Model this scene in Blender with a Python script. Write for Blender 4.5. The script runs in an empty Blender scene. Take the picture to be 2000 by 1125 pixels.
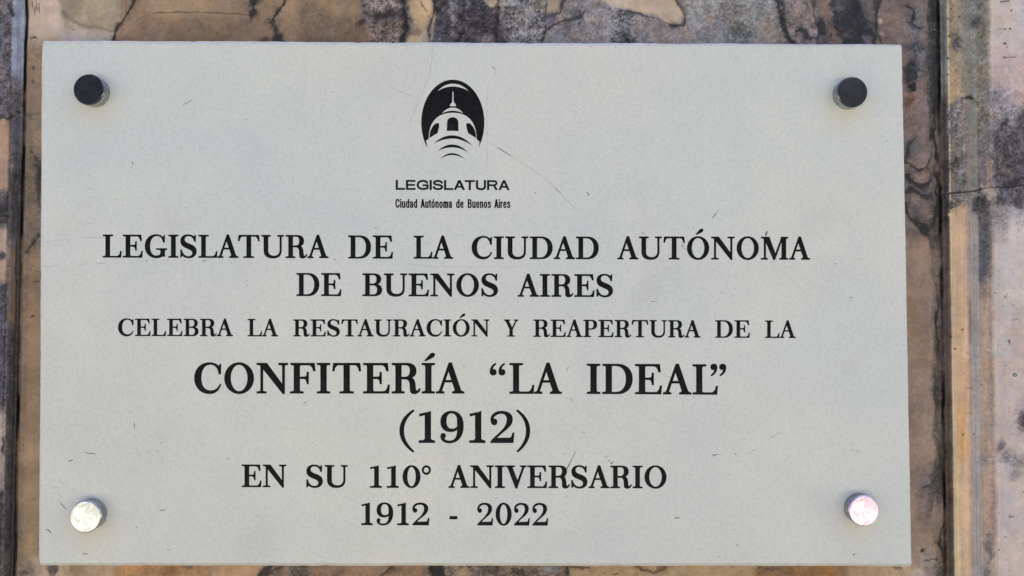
import bpy, math, random
import numpy as np
from mathutils import Vector, Matrix
from mathutils.geometry import delaunay_2d_cdt

C = bpy.context.scene.collection
random.seed(7)
rng = np.random.default_rng(11)

# ------------------------------------------------------------------ camera
cam_d = bpy.data.cameras.new("camera")
cam = bpy.data.objects.new("camera", cam_d)
C.objects.link(cam)
CAM_LOC = (0.0211, -0.4276, -0.0003)
CAM_ROT = (1.5909, 0.0007, -0.0014)
cam.location = CAM_LOC
cam.rotation_euler = CAM_ROT
cam_d.sensor_width = 36
cam_d.lens = 26
cam_d.clip_start = 0.02
cam_d.clip_end = 500
bpy.context.scene.camera = cam

# ------------------------------------------------------------------ daylight
SUN_EL, SUN_AZ = math.radians(58), math.radians(38)      # azimuth from +Y (behind the wall) towards +X
w = bpy.data.worlds.new("World")
bpy.context.scene.world = w
w.use_nodes = True
nt = w.node_tree
sky = nt.nodes.new("ShaderNodeTexSky")
sky.sky_type = 'NISHITA'
sky.sun_disc = False
sky.sun_elevation = SUN_EL
sky.sun_rotation = SUN_AZ
sky.dust_density = 4.0
sky.ozone_density = 0.6
nt.nodes["Background"].inputs[1].default_value = 0.10
nt.links.new(sky.outputs[0], nt.nodes["Background"].inputs[0])
sd = bpy.data.lights.new("sun", 'SUN')
sd.energy = 5.0
sd.angle = math.radians(0.5)
sd.color = (1.0, 0.93, 0.84)
sun = bpy.data.objects.new("sun", sd)
C.objects.link(sun)
to_sun = Vector((math.sin(SUN_AZ) * math.cos(SUN_EL), math.cos(SUN_AZ) * math.cos(SUN_EL), math.sin(SUN_EL)))
sun.rotation_euler = to_sun.to_track_quat('Z', 'Y').to_euler()
sc = bpy.context.scene
sc.view_settings.view_transform = 'Standard'
sc.view_settings.look = 'None'
sc.view_settings.gamma = 1
sc.view_settings.exposure = 1.91
sc.cycles.max_bounces = 6

# ------------------------------------------------------------------ pixel of the photograph -> point at its real depth
Rm = np.array(Matrix.LocRotScale(None, __import__('mathutils').Euler(CAM_ROT), None).to_3x3())
FPX = 26 / 36 * 2000
CL = np.array(CAM_LOC)

def at(x, y, depth=0.0):
    """photo pixel (x, y) -> world x, z on the plane Y = depth (arrays allowed)"""
    x = np.asarray(x, float); y = np.asarray(y, float); depth = np.asarray(depth, float)
    d = [(x - 1000), -(y - 562.5), -FPX]
    wx = Rm[0, 0] * d[0] + Rm[0, 1] * d[1] + Rm[0, 2] * d[2]
    wy = Rm[1, 0] * d[0] + Rm[1, 1] * d[1] + Rm[1, 2] * d[2]
    wz = Rm[2, 0] * d[0] + Rm[2, 1] * d[1] + Rm[2, 2] * d[2]
    t = (depth - CL[1]) / wy
    return CL[0] + wx * t, CL[2] + wz * t

# ------------------------------------------------------------------ helpers
def link(name, me, parent=None, mats=()):
    o = bpy.data.objects.new(name, me)
    C.objects.link(o)
    for m in mats:
        me.materials.append(m)
    if parent:
        o.parent = parent
    return o

def empty(name, loc=(0, 0, 0), parent=None):
    o = bpy.data.objects.new(name, None)
    C.objects.link(o)
    o.location = loc
    o.empty_display_size = 0.02
    if parent:
        o.parent = parent
    return o

def srgb(c):
    c = np.asarray(c, float) / 255
    return np.where(c <= 0.04045, c / 12.92, ((c + 0.055) / 1.055) ** 2.4)

class NT:
    def __init__(self, name):
        self.m = bpy.data.materials.new(name)
        self.m.use_nodes = True
        self.t = self.m.node_tree
        self.b = self.t.nodes["Principled BSDF"]
    def n(self, typ, **kw):
        nd = self.t.nodes.new(typ)
        for k, v in kw.items():
            if k in nd.inputs:
                nd.inputs[k].default_value = v
            else:
                setattr(nd, k, v)
        return nd
    def l(self, a, b):
        self.t.links.new(a, b)
    def noise(self, scale, detail=4, rough=0.5, vec=None, dist=0.0):
        nd = self.n("ShaderNodeTexNoise", Scale=scale, Detail=detail, Roughness=rough, Distortion=dist)
        if vec is not None:
            self.l(vec, nd.inputs["Vector"])
        return nd.outputs["Fac"]
    def ramp(self, fac, stops):
        r = self.n("ShaderNodeValToRGB")
        e = r.color_ramp.elements
        while len(e) < len(stops):
            e.new(0.5)
        for i, (p, c) in enumerate(stops):
            e[i].position = p
            e[i].color = (c[0], c[1], c[2], 1) if hasattr(c, '__len__') else (c, c, c, 1)
        self.l(fac, r.inputs[0])
        return r.outputs[0]
    def math(self, op, a, b=None, c=None, clamp=False):
        nd = self.n("ShaderNodeMath", operation=op, use_clamp=clamp)
        for i, v in enumerate((a, b, c)):
            if v is None:
                continue
            if isinstance(v, (int, float)):
                nd.inputs[i].default_value = v
            else:
                self.l(v, nd.inputs[i])
        return nd.outputs[0]
    def mix(self, fac, a, b, blend='MIX'):
        nd = self.n("ShaderNodeMix", data_type='RGBA', blend_type=blend)
        for s, v in ((0, fac), (6, a), (7, b)):
            if isinstance(v, (int, float)):
                nd.inputs[s].default_value = v
            elif hasattr(v, '__len__'):
                nd.inputs[s].default_value = (v[0], v[1], v[2], 1)
            else:
                self.l(v, nd.inputs[s])
        return nd.outputs[2]
    def bump(self, height, strength, dist, prev=None):
        nd = self.n("ShaderNodeBump", Strength=strength, Distance=dist)
        self.l(height, nd.inputs["Height"])
        if prev is not None:
            self.l(prev, nd.inputs["Normal"])
        return nd.outputs[0]
    def coords(self):
        return self.n("ShaderNodeTexCoord").outputs["Object"]
    def mapped(self, vec, scale):
        mp = self.n("ShaderNodeMapping")
        mp.inputs["Scale"].default_value = scale
        self.l(vec, mp.inputs[0])
        return mp.outputs[0]

# ---- numpy noise
_perm = rng.random((256, 256))
def vnoise(x, y, seed=0):
    x = x + seed * 17.31; y = y + seed * 9.77
    xi = np.floor(x).astype(int); yi = np.floor(y).astype(int)
    fx = x - xi; fy = y - yi
    fx = fx * fx * fx * (fx * (fx * 6 - 15) + 10); fy = fy * fy * fy * (fy * (fy * 6 - 15) + 10)
    g = lambda a, b: _perm[a & 255, b & 255]
    return ((g(xi, yi) * (1 - fx) + g(xi + 1, yi) * fx) * (1 - fy) +
            (g(xi, yi + 1) * (1 - fx) + g(xi + 1, yi + 1) * fx) * fy)
def fbm(x, y, scale, octs=4, seed=0, gain=0.5):
    s = 0; a = 1; n = 0; x = x / scale; y = y / scale
    for i in range(octs):
        s = s + a * (vnoise(x, y, seed + i * 3) - 0.5); n += a; a *= gain
        x, y = x * 1.9 * 0.8 - y * 1.9 * 0.6, x * 1.9 * 0.6 + y * 1.9 * 0.8
    return s / n * 2

# ------------------------------------------------------------------ materials
# plaque: honed white stone, fine frosted tooth, faint clouding, painted light drift, rust stain with painted warm glow below the four studs
def plaque_material(stud_xz):
    M = NT("honed_white_stone")
    co = M.coords()
    cloud = M.noise(9, 6, 0.62, co, 0.5)
    cloud2 = M.noise(34, 4, 0.6, co)
    col = M.ramp(cloud, [(0.34, (0.575, 0.610, 0.620)), (0.5, (0.628, 0.650, 0.645)), (0.66, (0.668, 0.680, 0.648))])
    col = M.mix(0.5, col, M.ramp(cloud2, [(0.3, (0.595, 0.62, 0.625)), (0.7, (0.665, 0.68, 0.667))]))
    slow = M.noise(2.6, 3, 0.5, co)  # warm and cool drift of the light, painted into the stone colour
    col = M.mix(1.0, col, M.ramp(slow, [(0.32, (0.955, 0.990, 1.01)), (0.5, (1.01, 1.01, 0.995)), (0.66, (1.055, 1.03, 0.975))]), 'MULTIPLY')
    # broad grey smudges of handling dirt
    sm = M.ramp(M.noise(16, 6, 0.65, M.mapped(co, (1.0, 1.0, 0.7)), 0.6), [(0.56, 0.0), (0.78, 1.0)])
    col = M.mix(M.math('MULTIPLY', sm, 0.40), col, (0.50, 0.505, 0.51))
    # fine grain
    gr = M.noise(1250, 3, 0.75, co)
    col = M.mix(1.0, col, M.ramp(gr, [(0.25, 0.80), (0.5, 1.0), (0.75, 1.12)]), 'MULTIPLY')
    gr2 = M.noise(420, 4, 0.7, co)
    col = M.mix(1.0, col, M.ramp(gr2, [(0.25, 0.90), (0.55, 1.0), (0.8, 1.06)]), 'MULTIPLY')
    # tiny dark pits
    vo = M.n("ShaderNodeTexVoronoi", Scale=150.0)
    M.l(co, vo.inputs["Vector"])
    pit = M.ramp(vo.outputs["Distance"], [(0.0, 1.0), (0.05, 0.8), (0.09, 0.0)])
    sel = M.n("ShaderNodeSeparateColor"); M.l(vo.outputs["Color"], sel.inputs[0])
    pit = M.math('MULTIPLY', pit, M.math('GREATER_THAN', sel.outputs[0], 0.8))
    col = M.mix(M.math('MULTIPLY', pit, 0.5), col, (0.22, 0.22, 0.23))
    # slight rust stain and warm bounce light, painted together below each stud
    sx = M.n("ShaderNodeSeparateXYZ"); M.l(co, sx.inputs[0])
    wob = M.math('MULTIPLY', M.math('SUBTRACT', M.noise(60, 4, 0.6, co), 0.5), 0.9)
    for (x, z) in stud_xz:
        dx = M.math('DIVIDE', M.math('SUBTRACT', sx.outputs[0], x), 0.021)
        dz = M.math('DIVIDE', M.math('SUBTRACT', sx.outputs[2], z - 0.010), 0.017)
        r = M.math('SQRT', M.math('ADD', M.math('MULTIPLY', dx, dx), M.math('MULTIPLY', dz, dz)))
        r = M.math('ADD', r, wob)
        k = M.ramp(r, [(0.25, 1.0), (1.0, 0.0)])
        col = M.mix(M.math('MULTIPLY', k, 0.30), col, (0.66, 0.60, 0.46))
    M.l(col, M.b.inputs["Base Color"])
    M.b.inputs["Roughness"].default_value = 0.55
    M.b.inputs["Specular IOR Level"].default_value = 0.35
    b = M.bump(gr, 0.35, 0.00012)
    b = M.bump(gr2, 0.3, 0.0002, b)
    M.l(b, M.b.inputs["Normal"])
    return M.m

def edge_material():
    M = NT("sawn_stone_edge")
    co = M.coords()
    n1 = M.noise(700, 4, 0.7, co)
    n2 = M.noise(120, 4, 0.6, co)
    col = M.ramp(n1, [(0.3, (0.50, 0.49, 0.47)), (0.5, (0.68, 0.68, 0.66)), (0.8, (0.78, 0.78, 0.76))])
    col = M.mix(M.ramp(n2, [(0.45, 0.0), (0.75, 0.6)]), col, (0.60, 0.56, 0.48))
    M.l(col, M.b.inputs["Base Color"])
    M.b.inputs["Roughness"].default_value = 0.8
    M.l(M.bump(n1, 0.6, 0.0004), M.b.inputs["Normal"])
    return M.m

def mark_material(name, c):
    M = NT(name)
    M.b.inputs["Base Color"].default_value = (c[0], c[1], c[2], 1)
    co = M.coords()
    col = M.mix(M.noise(1500, 3, 0.7, co), (c[0] * .75, c[1] * .75, c[2] * .75), (min(1, c[0] * 1.3), min(1, c[1] * 1.3), min(1, c[2] * 1.3)))
    M.l(col, M.b.inputs["Base Color"])
    M.b.inputs["Roughness"].default_value = 0.7
    return M.m

def paint_material():
    M = NT("black_engraving_paint")
    co = M.coords()
    n = M.noise(420, 4, 0.75, co)
    n2 = M.noise(60, 3, 0.6, co)
    col = M.ramp(n, [(0.3, (0.003, 0.0035, 0.005)), (0.6, (0.008, 0.009, 0.011)), (0.85, (0.030, 0.032, 0.040))])
    col = M.mix(M.ramp(n2, [(0.5, 0.0), (0.8, 0.5)]), col, (0.020, 0.024, 0.032))
    wear_glint = M.ramp(M.noise(900, 4, 0.8, co), [(0.66, 0.0), (0.76, 1.0)])  # bluish highlights painted as pale flecks, along with worn paint
    wear_glint = M.math('MULTIPLY', wear_glint, M.ramp(M.noise(45, 3, 0.6, co), [(0.42, 0.15), (0.66, 1.0)]))
    col = M.mix(M.math('MULTIPLY', wear_glint, 0.8), col, (0.13, 0.14, 0.155))
    M.l(col, M.b.inputs["Base Color"])
    M.l(M.ramp(n, [(0.3, 0.45), (0.8, 0.7)]), M.b.inputs["Roughness"])
    M.b.inputs["Specular IOR Level"].default_value = 0.12
    M.l(M.bump(n, 0.4, 0.0002), M.b.inputs["Normal"])
    return M.m

def marble_material():
    M = NT("weathered_breccia_marble")
    co = M.coords()
    at_ = M.n("ShaderNodeAttribute", attribute_name="marble")
    rough = at_.outputs["Alpha"]
    base = at_.outputs["Color"]
    n1 = M.noise(900, 4, 0.8, co)
    n2 = M.noise(300, 6, 0.75, co, 1.0)
    g1 = M.ramp(n1, [(0.28, 0.5), (0.5, 1.0), (0.74, 1.6)])
    g2 = M.ramp(n2, [(0.3, 0.55), (0.5, 1.0), (0.72, 1.5)])
    m = M.mix(1.0, base, g1, 'MULTIPLY')
    m = M.mix(1.0, m, g2, 'MULTIPLY')
    amt = M.math('ADD', M.math('MULTIPLY', rough, 1.0), 0.02, clamp=True)
    col = M.mix(amt, base, m)
    M.l(col, M.b.inputs["Base Color"])
    M.b.inputs["Roughness"].default_value = 0.5
    M.b.inputs["Specular IOR Level"].default_value = 0.4
    M.l(M.ramp(n2, [(0.3, 0.38), (0.7, 0.62)]), M.b.inputs["Roughness"])
    h = M.math('MULTIPLY', M.math('ADD', n1, n2), M.math('ADD', rough, 0.2))
    M.l(M.bump(h, 0.55, 0.0005), M.b.inputs["Normal"])
    return M.m

def metal_material(name, c, rough, tint=None):
    M = NT(name)
    co = M.coords()
    n = M.noise(600, 4, 0.7, co)
    br = M.noise(300, 3, 0.7, M.mapped(co, (7.0, 1.0, 1.0)))
    blot = M.noise(230, 4, 0.65, co, 1.2)
    col = M.mix(M.ramp(blot, [(0.46, 0.0), (0.58, 1.0)]), c, tint or (c[0] * .7, c[1] * .7, c[2] * .7))
    M.l(col, M.b.inputs["Base Color"])
    M.b.inputs["Metallic"].default_value = 1.0
    M.l(M.math('ADD', M.math('MULTIPLY', n, 0.22), rough - 0.1), M.b.inputs["Roughness"])
    b = M.bump(br, 0.25, 0.00006)
    b = M.bump(blot, 0.12, 0.00012, b)
    M.l(b, M.b.inputs["Normal"])
    return M.m

# ------------------------------------------------------------------ glyph outlines (cap height 1000, baseline 0)
def path(s, n=7):
    """tiny M/L/Q/C path parser -> list of closed point loops"""
    tok = s.replace(',', ' ').split()
    i = 0; loops = []; cur = []
    def f():
        nonlocal i
        v = float(tok[i]); i += 1
        return v
    cmd = None
    while i < len(tok):
        if tok[i].isalpha():
            cmd = tok[i]; i += 1
            if cmd == 'Z':
                loops.append(cur); cur = []
                continue
        if cmd == 'M':
            if cur: loops.append(cur)
            cur = [(f(), f())]; cmd = 'L'
        elif cmd == 'L':
            cur.append((f(), f()))
        elif cmd == 'Q':
            p0 = cur[-1]; a = (f(), f()); b = (f(), f())
            for k in range(1, n + 1):
                t = k / n
                cur.append(tuple((1 - t) ** 2 * p0[j] + 2 * t * (1 - t) * a[j] + t * t * b[j] for j in (0, 1)))
        elif cmd == 'C':
            p0 = cur[-1]; a = (f(), f()); b = (f(), f()); c = (f(), f())
            for k in range(1, n + 3):
                t = k / (n + 2)
                cur.append(tuple((1 - t) ** 3 * p0[j] + 3 * t * (1 - t) ** 2 * a[j] + 3 * t * t * (1 - t) * b[j] + t ** 3 * c[j] for j in (0, 1)))
    if cur: loops.append(cur)
    out = []
    for l in loops:
        if len(l) > 2 and math.dist(l[0], l[-1]) < 1e-6: l = l[:-1]
        out.append(l)
    return out

def rect(x0, y0, x1, y1): return [(x0, y0), (x1, y0), (x1, y1), (x0, y1)]
def ell(cx, cy, rx, ry, n=30):
    return [(cx + rx * math.cos(2 * math.pi * k / n), cy + ry * math.sin(2 * math.pi * k / n)) for k in range(n)]
def serif(x0, x1, s0, s1, top):
    """bracketed slab serif spanning x0..x1 for a stem s0..s1 at the baseline or at cap height"""
    t, b = 62, 46
    pts = [(x0 + 8, 0), (x1 - 8, 0), (x1, 12), (x1 - 2, t - 8), (x1 - 12, t)]
    if s1 < x1:
        pts += [(s1 + b, t + 2), (s1 + b * .35, t + b * .3), (s1, t + b)]
    else:
        pts += [(s1, t + b)]
    if s0 > x0:
        pts += [(s0, t + b), (s0 - b * .35, t + b * .3), (s0 - b, t + 2)]
    else:
        pts += [(s0, t + b)]
    pts += [(x0 + 12, t), (x0 + 2, t - 8), (x0, 12)]
    if top: pts = [(x, 1000 - y) for x, y in pts]
    return pts

G = {}      # char -> (adds, cuts, width, lsb, rsb)
def glyph(ch, adds, cuts=(), w=None, lsb=34, rsb=34):
    G[ch] = (list(adds), list(cuts), w if w else max(p[0] for l in adds for p in l), lsb, rsb)

ARM_TOP = lambda r: path(f"M 300 1000 L {r} 1000 L {r+25} 735 L {r-42} 732 Q {r-75} 930 {r-205} 930 L 300 930 Z")[0]
MID = lambda r: path(f"M 300 545 L {r-66} 550 Q {r-72} 600 {r-66} 715 L {r} 715 L {r} 302 L {r-66} 302 Q {r-72} 440 {r-110} 478 L 300 480 Z".replace('Q', 'Q'))[0]
MIDB = lambda r: path(f"M 300 545 L {r-130} 548 Q {r-66} 560 {r-64} 622 L {r-62} 706 L {r-4} 708 L {r-4} 306 L {r-62} 308 Q {r-66} 470 {r-150} 478 L 300 481 Z")[0]
ARM_BOT = lambda r: path(f"M 300 0 L {r-24} 0 L {r} 284 L {r-56} 286 Q {r-90} 66 {r-215} 66 L 300 66 Z")[0]
glyph('I', [rect(117, 40, 312, 960), serif(0, 430, 117, 312, False), serif(0, 430, 117, 312, True)])
glyph('E', [rect(128, 40, 322, 960), serif(0, 400, 128, 322, False), serif(0, 400, 128, 322, True), ARM_TOP(800), MIDB(606), ARM_BOT(866)], w=866)
glyph('F', [rect(130, 40, 322, 960), serif(0, 445, 130, 322, False), serif(15, 400, 130, 322, True), ARM_TOP(806), MIDB(615)], w=831, rsb=20)
glyph('L', [rect(122, 40, 310, 960), serif(0, 400, 122, 310, False), serif(0, 440, 122, 310, True), ARM_BOT(815)], w=815, rsb=20)
glyph('T', [rect(374, 40, 570, 960), serif(238, 702, 374, 570, False),
            path("M 35 1000 L 912 1000 L 940 735 L 874 732 Q 850 930 730 932 L 215 932 Q 95 930 68 732 L 5 735 Z")[0]], w=945)
glyph('D', [rect(114, 20, 306, 980), serif(0, 300, 114, 306, False), serif(0, 300, 114, 306, True),
            path("M 250 1000 L 500 1000 C 800 1000 980 790 980 505 C 980 210 800 0 500 0 L 250 0 Z")[0]],
      [path("M 306 936 L 450 936 C 660 930 770 750 770 505 C 770 250 660 68 450 66 L 306 66 Z")[0]], w=980, rsb=50)
glyph('P', [rect(125, 40, 315, 960), serif(0, 445, 125, 315, False), serif(0, 300, 125, 315, True),
            path("M 250 1000 L 480 1000 C 690 1000 795 880 795 722 C 795 560 690 436 480 436 L 250 436 Z")[0]],
      [path("M 315 934 L 440 934 C 550 934 595 850 595 722 C 595 590 550 502 440 502 L 315 502 Z")[0]], w=795, rsb=40)
glyph('R', [rect(125, 40, 315, 960), serif(0, 420, 125, 315, False), serif(0, 300, 125, 315, True),
            path("M 250 1000 L 500 1000 C 700 1000 800 900 800 745 C 800 620 735 545 630 512 L 560 470 L 250 470 Z")[0],
            path("M 400 540 L 600 540 C 720 505 765 420 772 262 L 785 155 C 795 100 815 84 838 90 C 862 100 878 130 890 170 L 939 152 C 915 40 840 -18 735 -18 C 640 -18 603 30 600 100 L 588 300 C 580 410 530 464 445 468 L 400 468 Z")[0]],
      [path("M 315 934 L 450 934 C 555 934 597 860 597 748 C 597 620 540 542 430 542 L 315 542 Z")[0]], w=939, rsb=8)
glyph('B', [rect(126, 20, 310, 980), serif(0, 300, 126, 310, False), serif(0, 300, 126, 310, True),
            path("M 250 1000 L 480 1000 C 690 1000 800 900 800 752 C 800 630 720 545 600 512 L 250 500 Z")[0],
            path("M 250 545 L 560 545 C 740 525 842 430 842 280 C 842 100 710 0 500 0 L 250 0 Z")[0]],
      [path("M 310 932 L 450 932 C 560 932 612 860 612 750 C 612 630 560 556 450 550 L 310 550 Z")[0],
       path("M 310 480 L 460 480 C 580 476 635 400 635 285 C 635 140 580 72 460 70 L 310 70 Z")[0]], w=842, rsb=50)
glyph('C', path("M 822 967 L 870 967 L 862 634 L 798 634 C 775 830 680 950 520 950 C 330 950 222 760 222 505 C 222 250 330 91 525 91 C 680 91 780 170 836 312 L 872 296 C 815 90 680 -18 490 -18 C 200 -18 0 205 0 500 C 0 800 200 1018 490 1018 C 620 1018 735 970 800 895 Q 815 930 822 967 Z"), w=872, lsb=60, rsb=50)
glyph('G', path("M 820 986 L 870 986 L 862 663 L 797 663 C 770 835 670 950 520 950 C 330 950 222 760 222 505 C 222 250 310 85 490 85 C 620 85 682 130 682 230 L 682 350 L 869 350 L 869 40 L 842 40 Q 815 60 780 48 C 690 0 590 -18 480 -18 C 200 -18 0 205 0 500 C 0 800 200 1018 490 1018 C 620 1018 735 970 802 890 Q 815 930 820 986 Z")
      + [[(493, 342), (960, 342), (960, 400), (950, 406), (503, 406), (493, 400)], [(640, 350), (682, 300), (869, 300), (910, 350)]], w=960, lsb=60, rsb=30)
glyph('O', [ell(480, 500, 480, 518, 44)], [ell(480, 506, 279, 442, 40)], w=960, lsb=60, rsb=60)
glyph('S', path("M 625 990 L 675 990 L 668 703 L 606 703 C 585 850 480 950 350 950 C 245 950 183 885 183 800 C 183 715 240 675 330 635 L 500 565 C 640 500 706 400 706 275 C 706 95 560 -18 370 -18 C 260 -18 160 15 90 90 Q 75 50 55 15 L 5 15 L 5 354 L 62 354 C 95 180 200 60 350 60 C 460 60 523 120 523 205 C 523 290 470 325 390 362 L 200 448 C 70 510 9 600 9 740 C 9 920 160 1018 340 1018 C 450 1018 540 985 600 920 Q 615 950 625 990 Z"), w=706, lsb=52, rsb=52)
glyph('U', path("M 108 960 L 108 330 C 108 90 270 -18 500 -18 C 740 -18 884 90 884 340 L 884 960 L 804 960 L 804 350 C 804 180 710 92 545 92 C 390 92 300 180 300 330 L 300 960 Z")
      + [serif(0, 414, 108, 300, True), serif(698, 990, 804, 884, True)], w=990)
glyph('N', [rect(126, 40, 207, 960), serif(0, 320, 126, 207, False), [(0, 940), (0, 992), (8, 1000), (160, 1000), (207, 900), (126, 880), (105, 925), (70, 938)],
            [(140, 1000), (331, 1000), (850, 285), (917, 285), (917, -15), (850, -15), (150, 880)], rect(838, 200, 917, 960), serif(711, 1023, 838, 917, True)], w=1023, rsb=30)
glyph('M', [rect(139, 40, 224, 900), serif(0, 312, 139, 224, False), [(12, 940), (12, 992), (20, 1000), (200, 1000), (224, 900), (139, 880), (118, 925), (80, 938)],
            [(150, 1000), (372, 1000), (642, 282), (905, 1000), (985, 1000), (625, -10), (548, -10), (180, 870)],
            rect(912, 40, 1104, 1000), serif(804, 1200, 912, 1104, False), [(876, 938), (876, 1000), (1192, 1000), (1200, 990), (1198, 944), (1186, 938), (1140, 936), (1104, 890), (912, 890)]], w=1200)
glyph('A', [[(97, 62), (205, 62), (188, 100), (396, 739), (372, 860), (400, 1014), (97, 62)][:-1] if False else
            [(80, 40), (170, 40), (192, 100), (395, 712), (470, 800), (508, 1014), (414, 1014), (104, 110)],
            [(414, 1014), (508, 1014), (812, 100), (850, 40), (600, 40), (612, 110), (382, 800)],
            rect(220, 368, 560, 438), 
            [(8, 0), (260, 0), (267, 12), (265, 54), (255, 62), (214, 64), (187, 100), (97, 100), (58, 64), (12, 62), (2, 54), (0, 12)],
            [(530, 0), (910, 0), (918, 12), (916, 54), (906, 62), (862, 66), (812, 110), (606, 110), (575, 64), (534, 62), (524, 54), (522, 12)]],
      w=918, lsb=6, rsb=6)
glyph('V', [[(80, 930), (300, 930), (535, 320), (510, -20), (440, -20), (96, 900)], [(745, 930), (832, 930), (512, -20), (440, -20), (490, 300), (520, 310)],
            serif(0, 410, 92, 306, True), serif(640, 926, 745, 820, True)], w=926, lsb=6, rsb=6)
glyph('Y', [[(95, 930), (300, 930), (520, 470), (525, 380), (335, 380), (335, 440)], [(690, 930), (770, 930), (528, 430), (440, 400), (455, 470)],
            rect(335, 40, 525, 440), serif(210, 652, 335, 525, False), serif(0, 390, 92, 290, True), serif(585, 857, 690, 765, True)], w=857, lsb=6, rsb=6)
ACC = path("M 91 1082 C 180 1180 250 1270 305 1322 C 350 1350 410 1345 428 1318 C 445 1290 435 1240 395 1205 C 320 1160 220 1110 145 1076 Z")[0]
glyph('Í', G['I'][0] + [[(x - 10, y - 5) for x, y in ACC]], w=430, lsb=34, rsb=34)
glyph('Ó', [ell(480, 500, 480, 518, 44), [(x + 270, y + 10) for x, y in ACC]], [ell(480, 506, 279, 442, 40)], w=960, lsb=60, rsb=60)
glyph('1', [rect(182, 30, 359, 960), path("M 12 915 L 270 965 L 345 1002 L 359 1000 L 359 860 L 182 880 L 25 838 Z")[0],
            [(8, 0), (474, 0), (482, 12), (480, 62), (470, 72), (415, 76), (359, 120), (182, 120), (135, 76), (12, 72), (2, 62), (0, 12)]], w=481, lsb=105, rsb=105)
glyph('9', path("M 335 1005 C 560 1005 692 820 692 540 C 692 210 530 -12 270 -12 C 110 -12 0 70 0 200 C 0 265 30 300 78 300 C 125 300 152 270 152 222 C 152 170 122 165 120 130 C 118 90 190 62 275 62 C 420 62 504 170 504 400 L 504 420 C 450 370 380 345 300 345 C 115 345 0 470 0 672 C 0 875 130 1005 335 1005 Z"),
      [path("M 335 937 C 440 937 504 850 504 690 L 504 520 C 470 465 410 438 345 438 C 230 438 172 520 172 685 C 172 845 225 937 335 937 Z")[0]], w=692, lsb=70, rsb=70)
glyph('2', path("M 0 0 L 0 40 C 150 260 493 430 493 735 C 493 860 430 924 320 924 C 210 924 95 850 85 770 C 95 755 115 758 135 755 C 178 745 195 705 195 660 C 195 600 155 562 105 562 C 40 562 0 640 0 735 C 0 890 130 1005 325 1005 C 540 1005 663 900 663 740 C 663 480 330 350 195 152 L 560 155 C 630 158 640 220 660 318 L 713 318 L 680 0 Z"), w=713, lsb=62, rsb=62)
glyph('0', [ell(360, 500, 360, 512, 40)], [ell(360, 500, 176, 440, 36)], w=720, lsb=60, rsb=60)
glyph('(', path("M 425 1051 L 460 1010 C 250 850 130 640 130 385 C 130 130 250 -80 448 -262 L 412 -300 C 160 -120 0 110 0 385 C 0 660 160 900 425 1051 Z"), w=460, lsb=0, rsb=0)
glyph(')', path("M 35 1051 L 0 1010 C 210 850 330 640 330 385 C 330 130 210 -80 12 -262 L 48 -300 C 300 -120 460 110 460 385 C 460 660 300 900 35 1051 Z"), w=460, lsb=0, rsb=0)
Q1 = path("M 190 1010 C 90 970 0 860 0 735 C 0 650 40 608 110 608 C 175 608 218 650 218 710 C 218 765 180 805 130 805 C 112 805 100 800 92 790 C 95 860 140 930 212 975 Z")[0]
glyph('“', [Q1, [(x + 290, y) for x, y in Q1]], w=508)
Q2 = [(218 - x, 1618 - y) for x, y in Q1]
glyph('”', [Q2, [(x + 290, y) for x, y in Q2]], w=508)
glyph('°', [ell(500, 500, 500, 500, 28)], [ell(500, 500, 262, 262, 22)], w=1000, lsb=0, rsb=0)
glyph('-', [rect(0, 0, 1000, 1000)], w=1000, lsb=0, rsb=0)
KERN = {('L', 'A'): -26, ('T', 'A'): -70, ('A', 'T'): -60, ('R', 'A'): -8, ('R', 'T'): -10, ('A', 'C'): -20, ('L', 'I'): 10,
        ('I', 'V'): -10, ('A', 'U'): -10, ('P', 'E'): 0, ('V', 'E'): -5, ('T', 'E'): 0, ('O', 'M'): -5, ('L', 'E'): 0}

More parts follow.
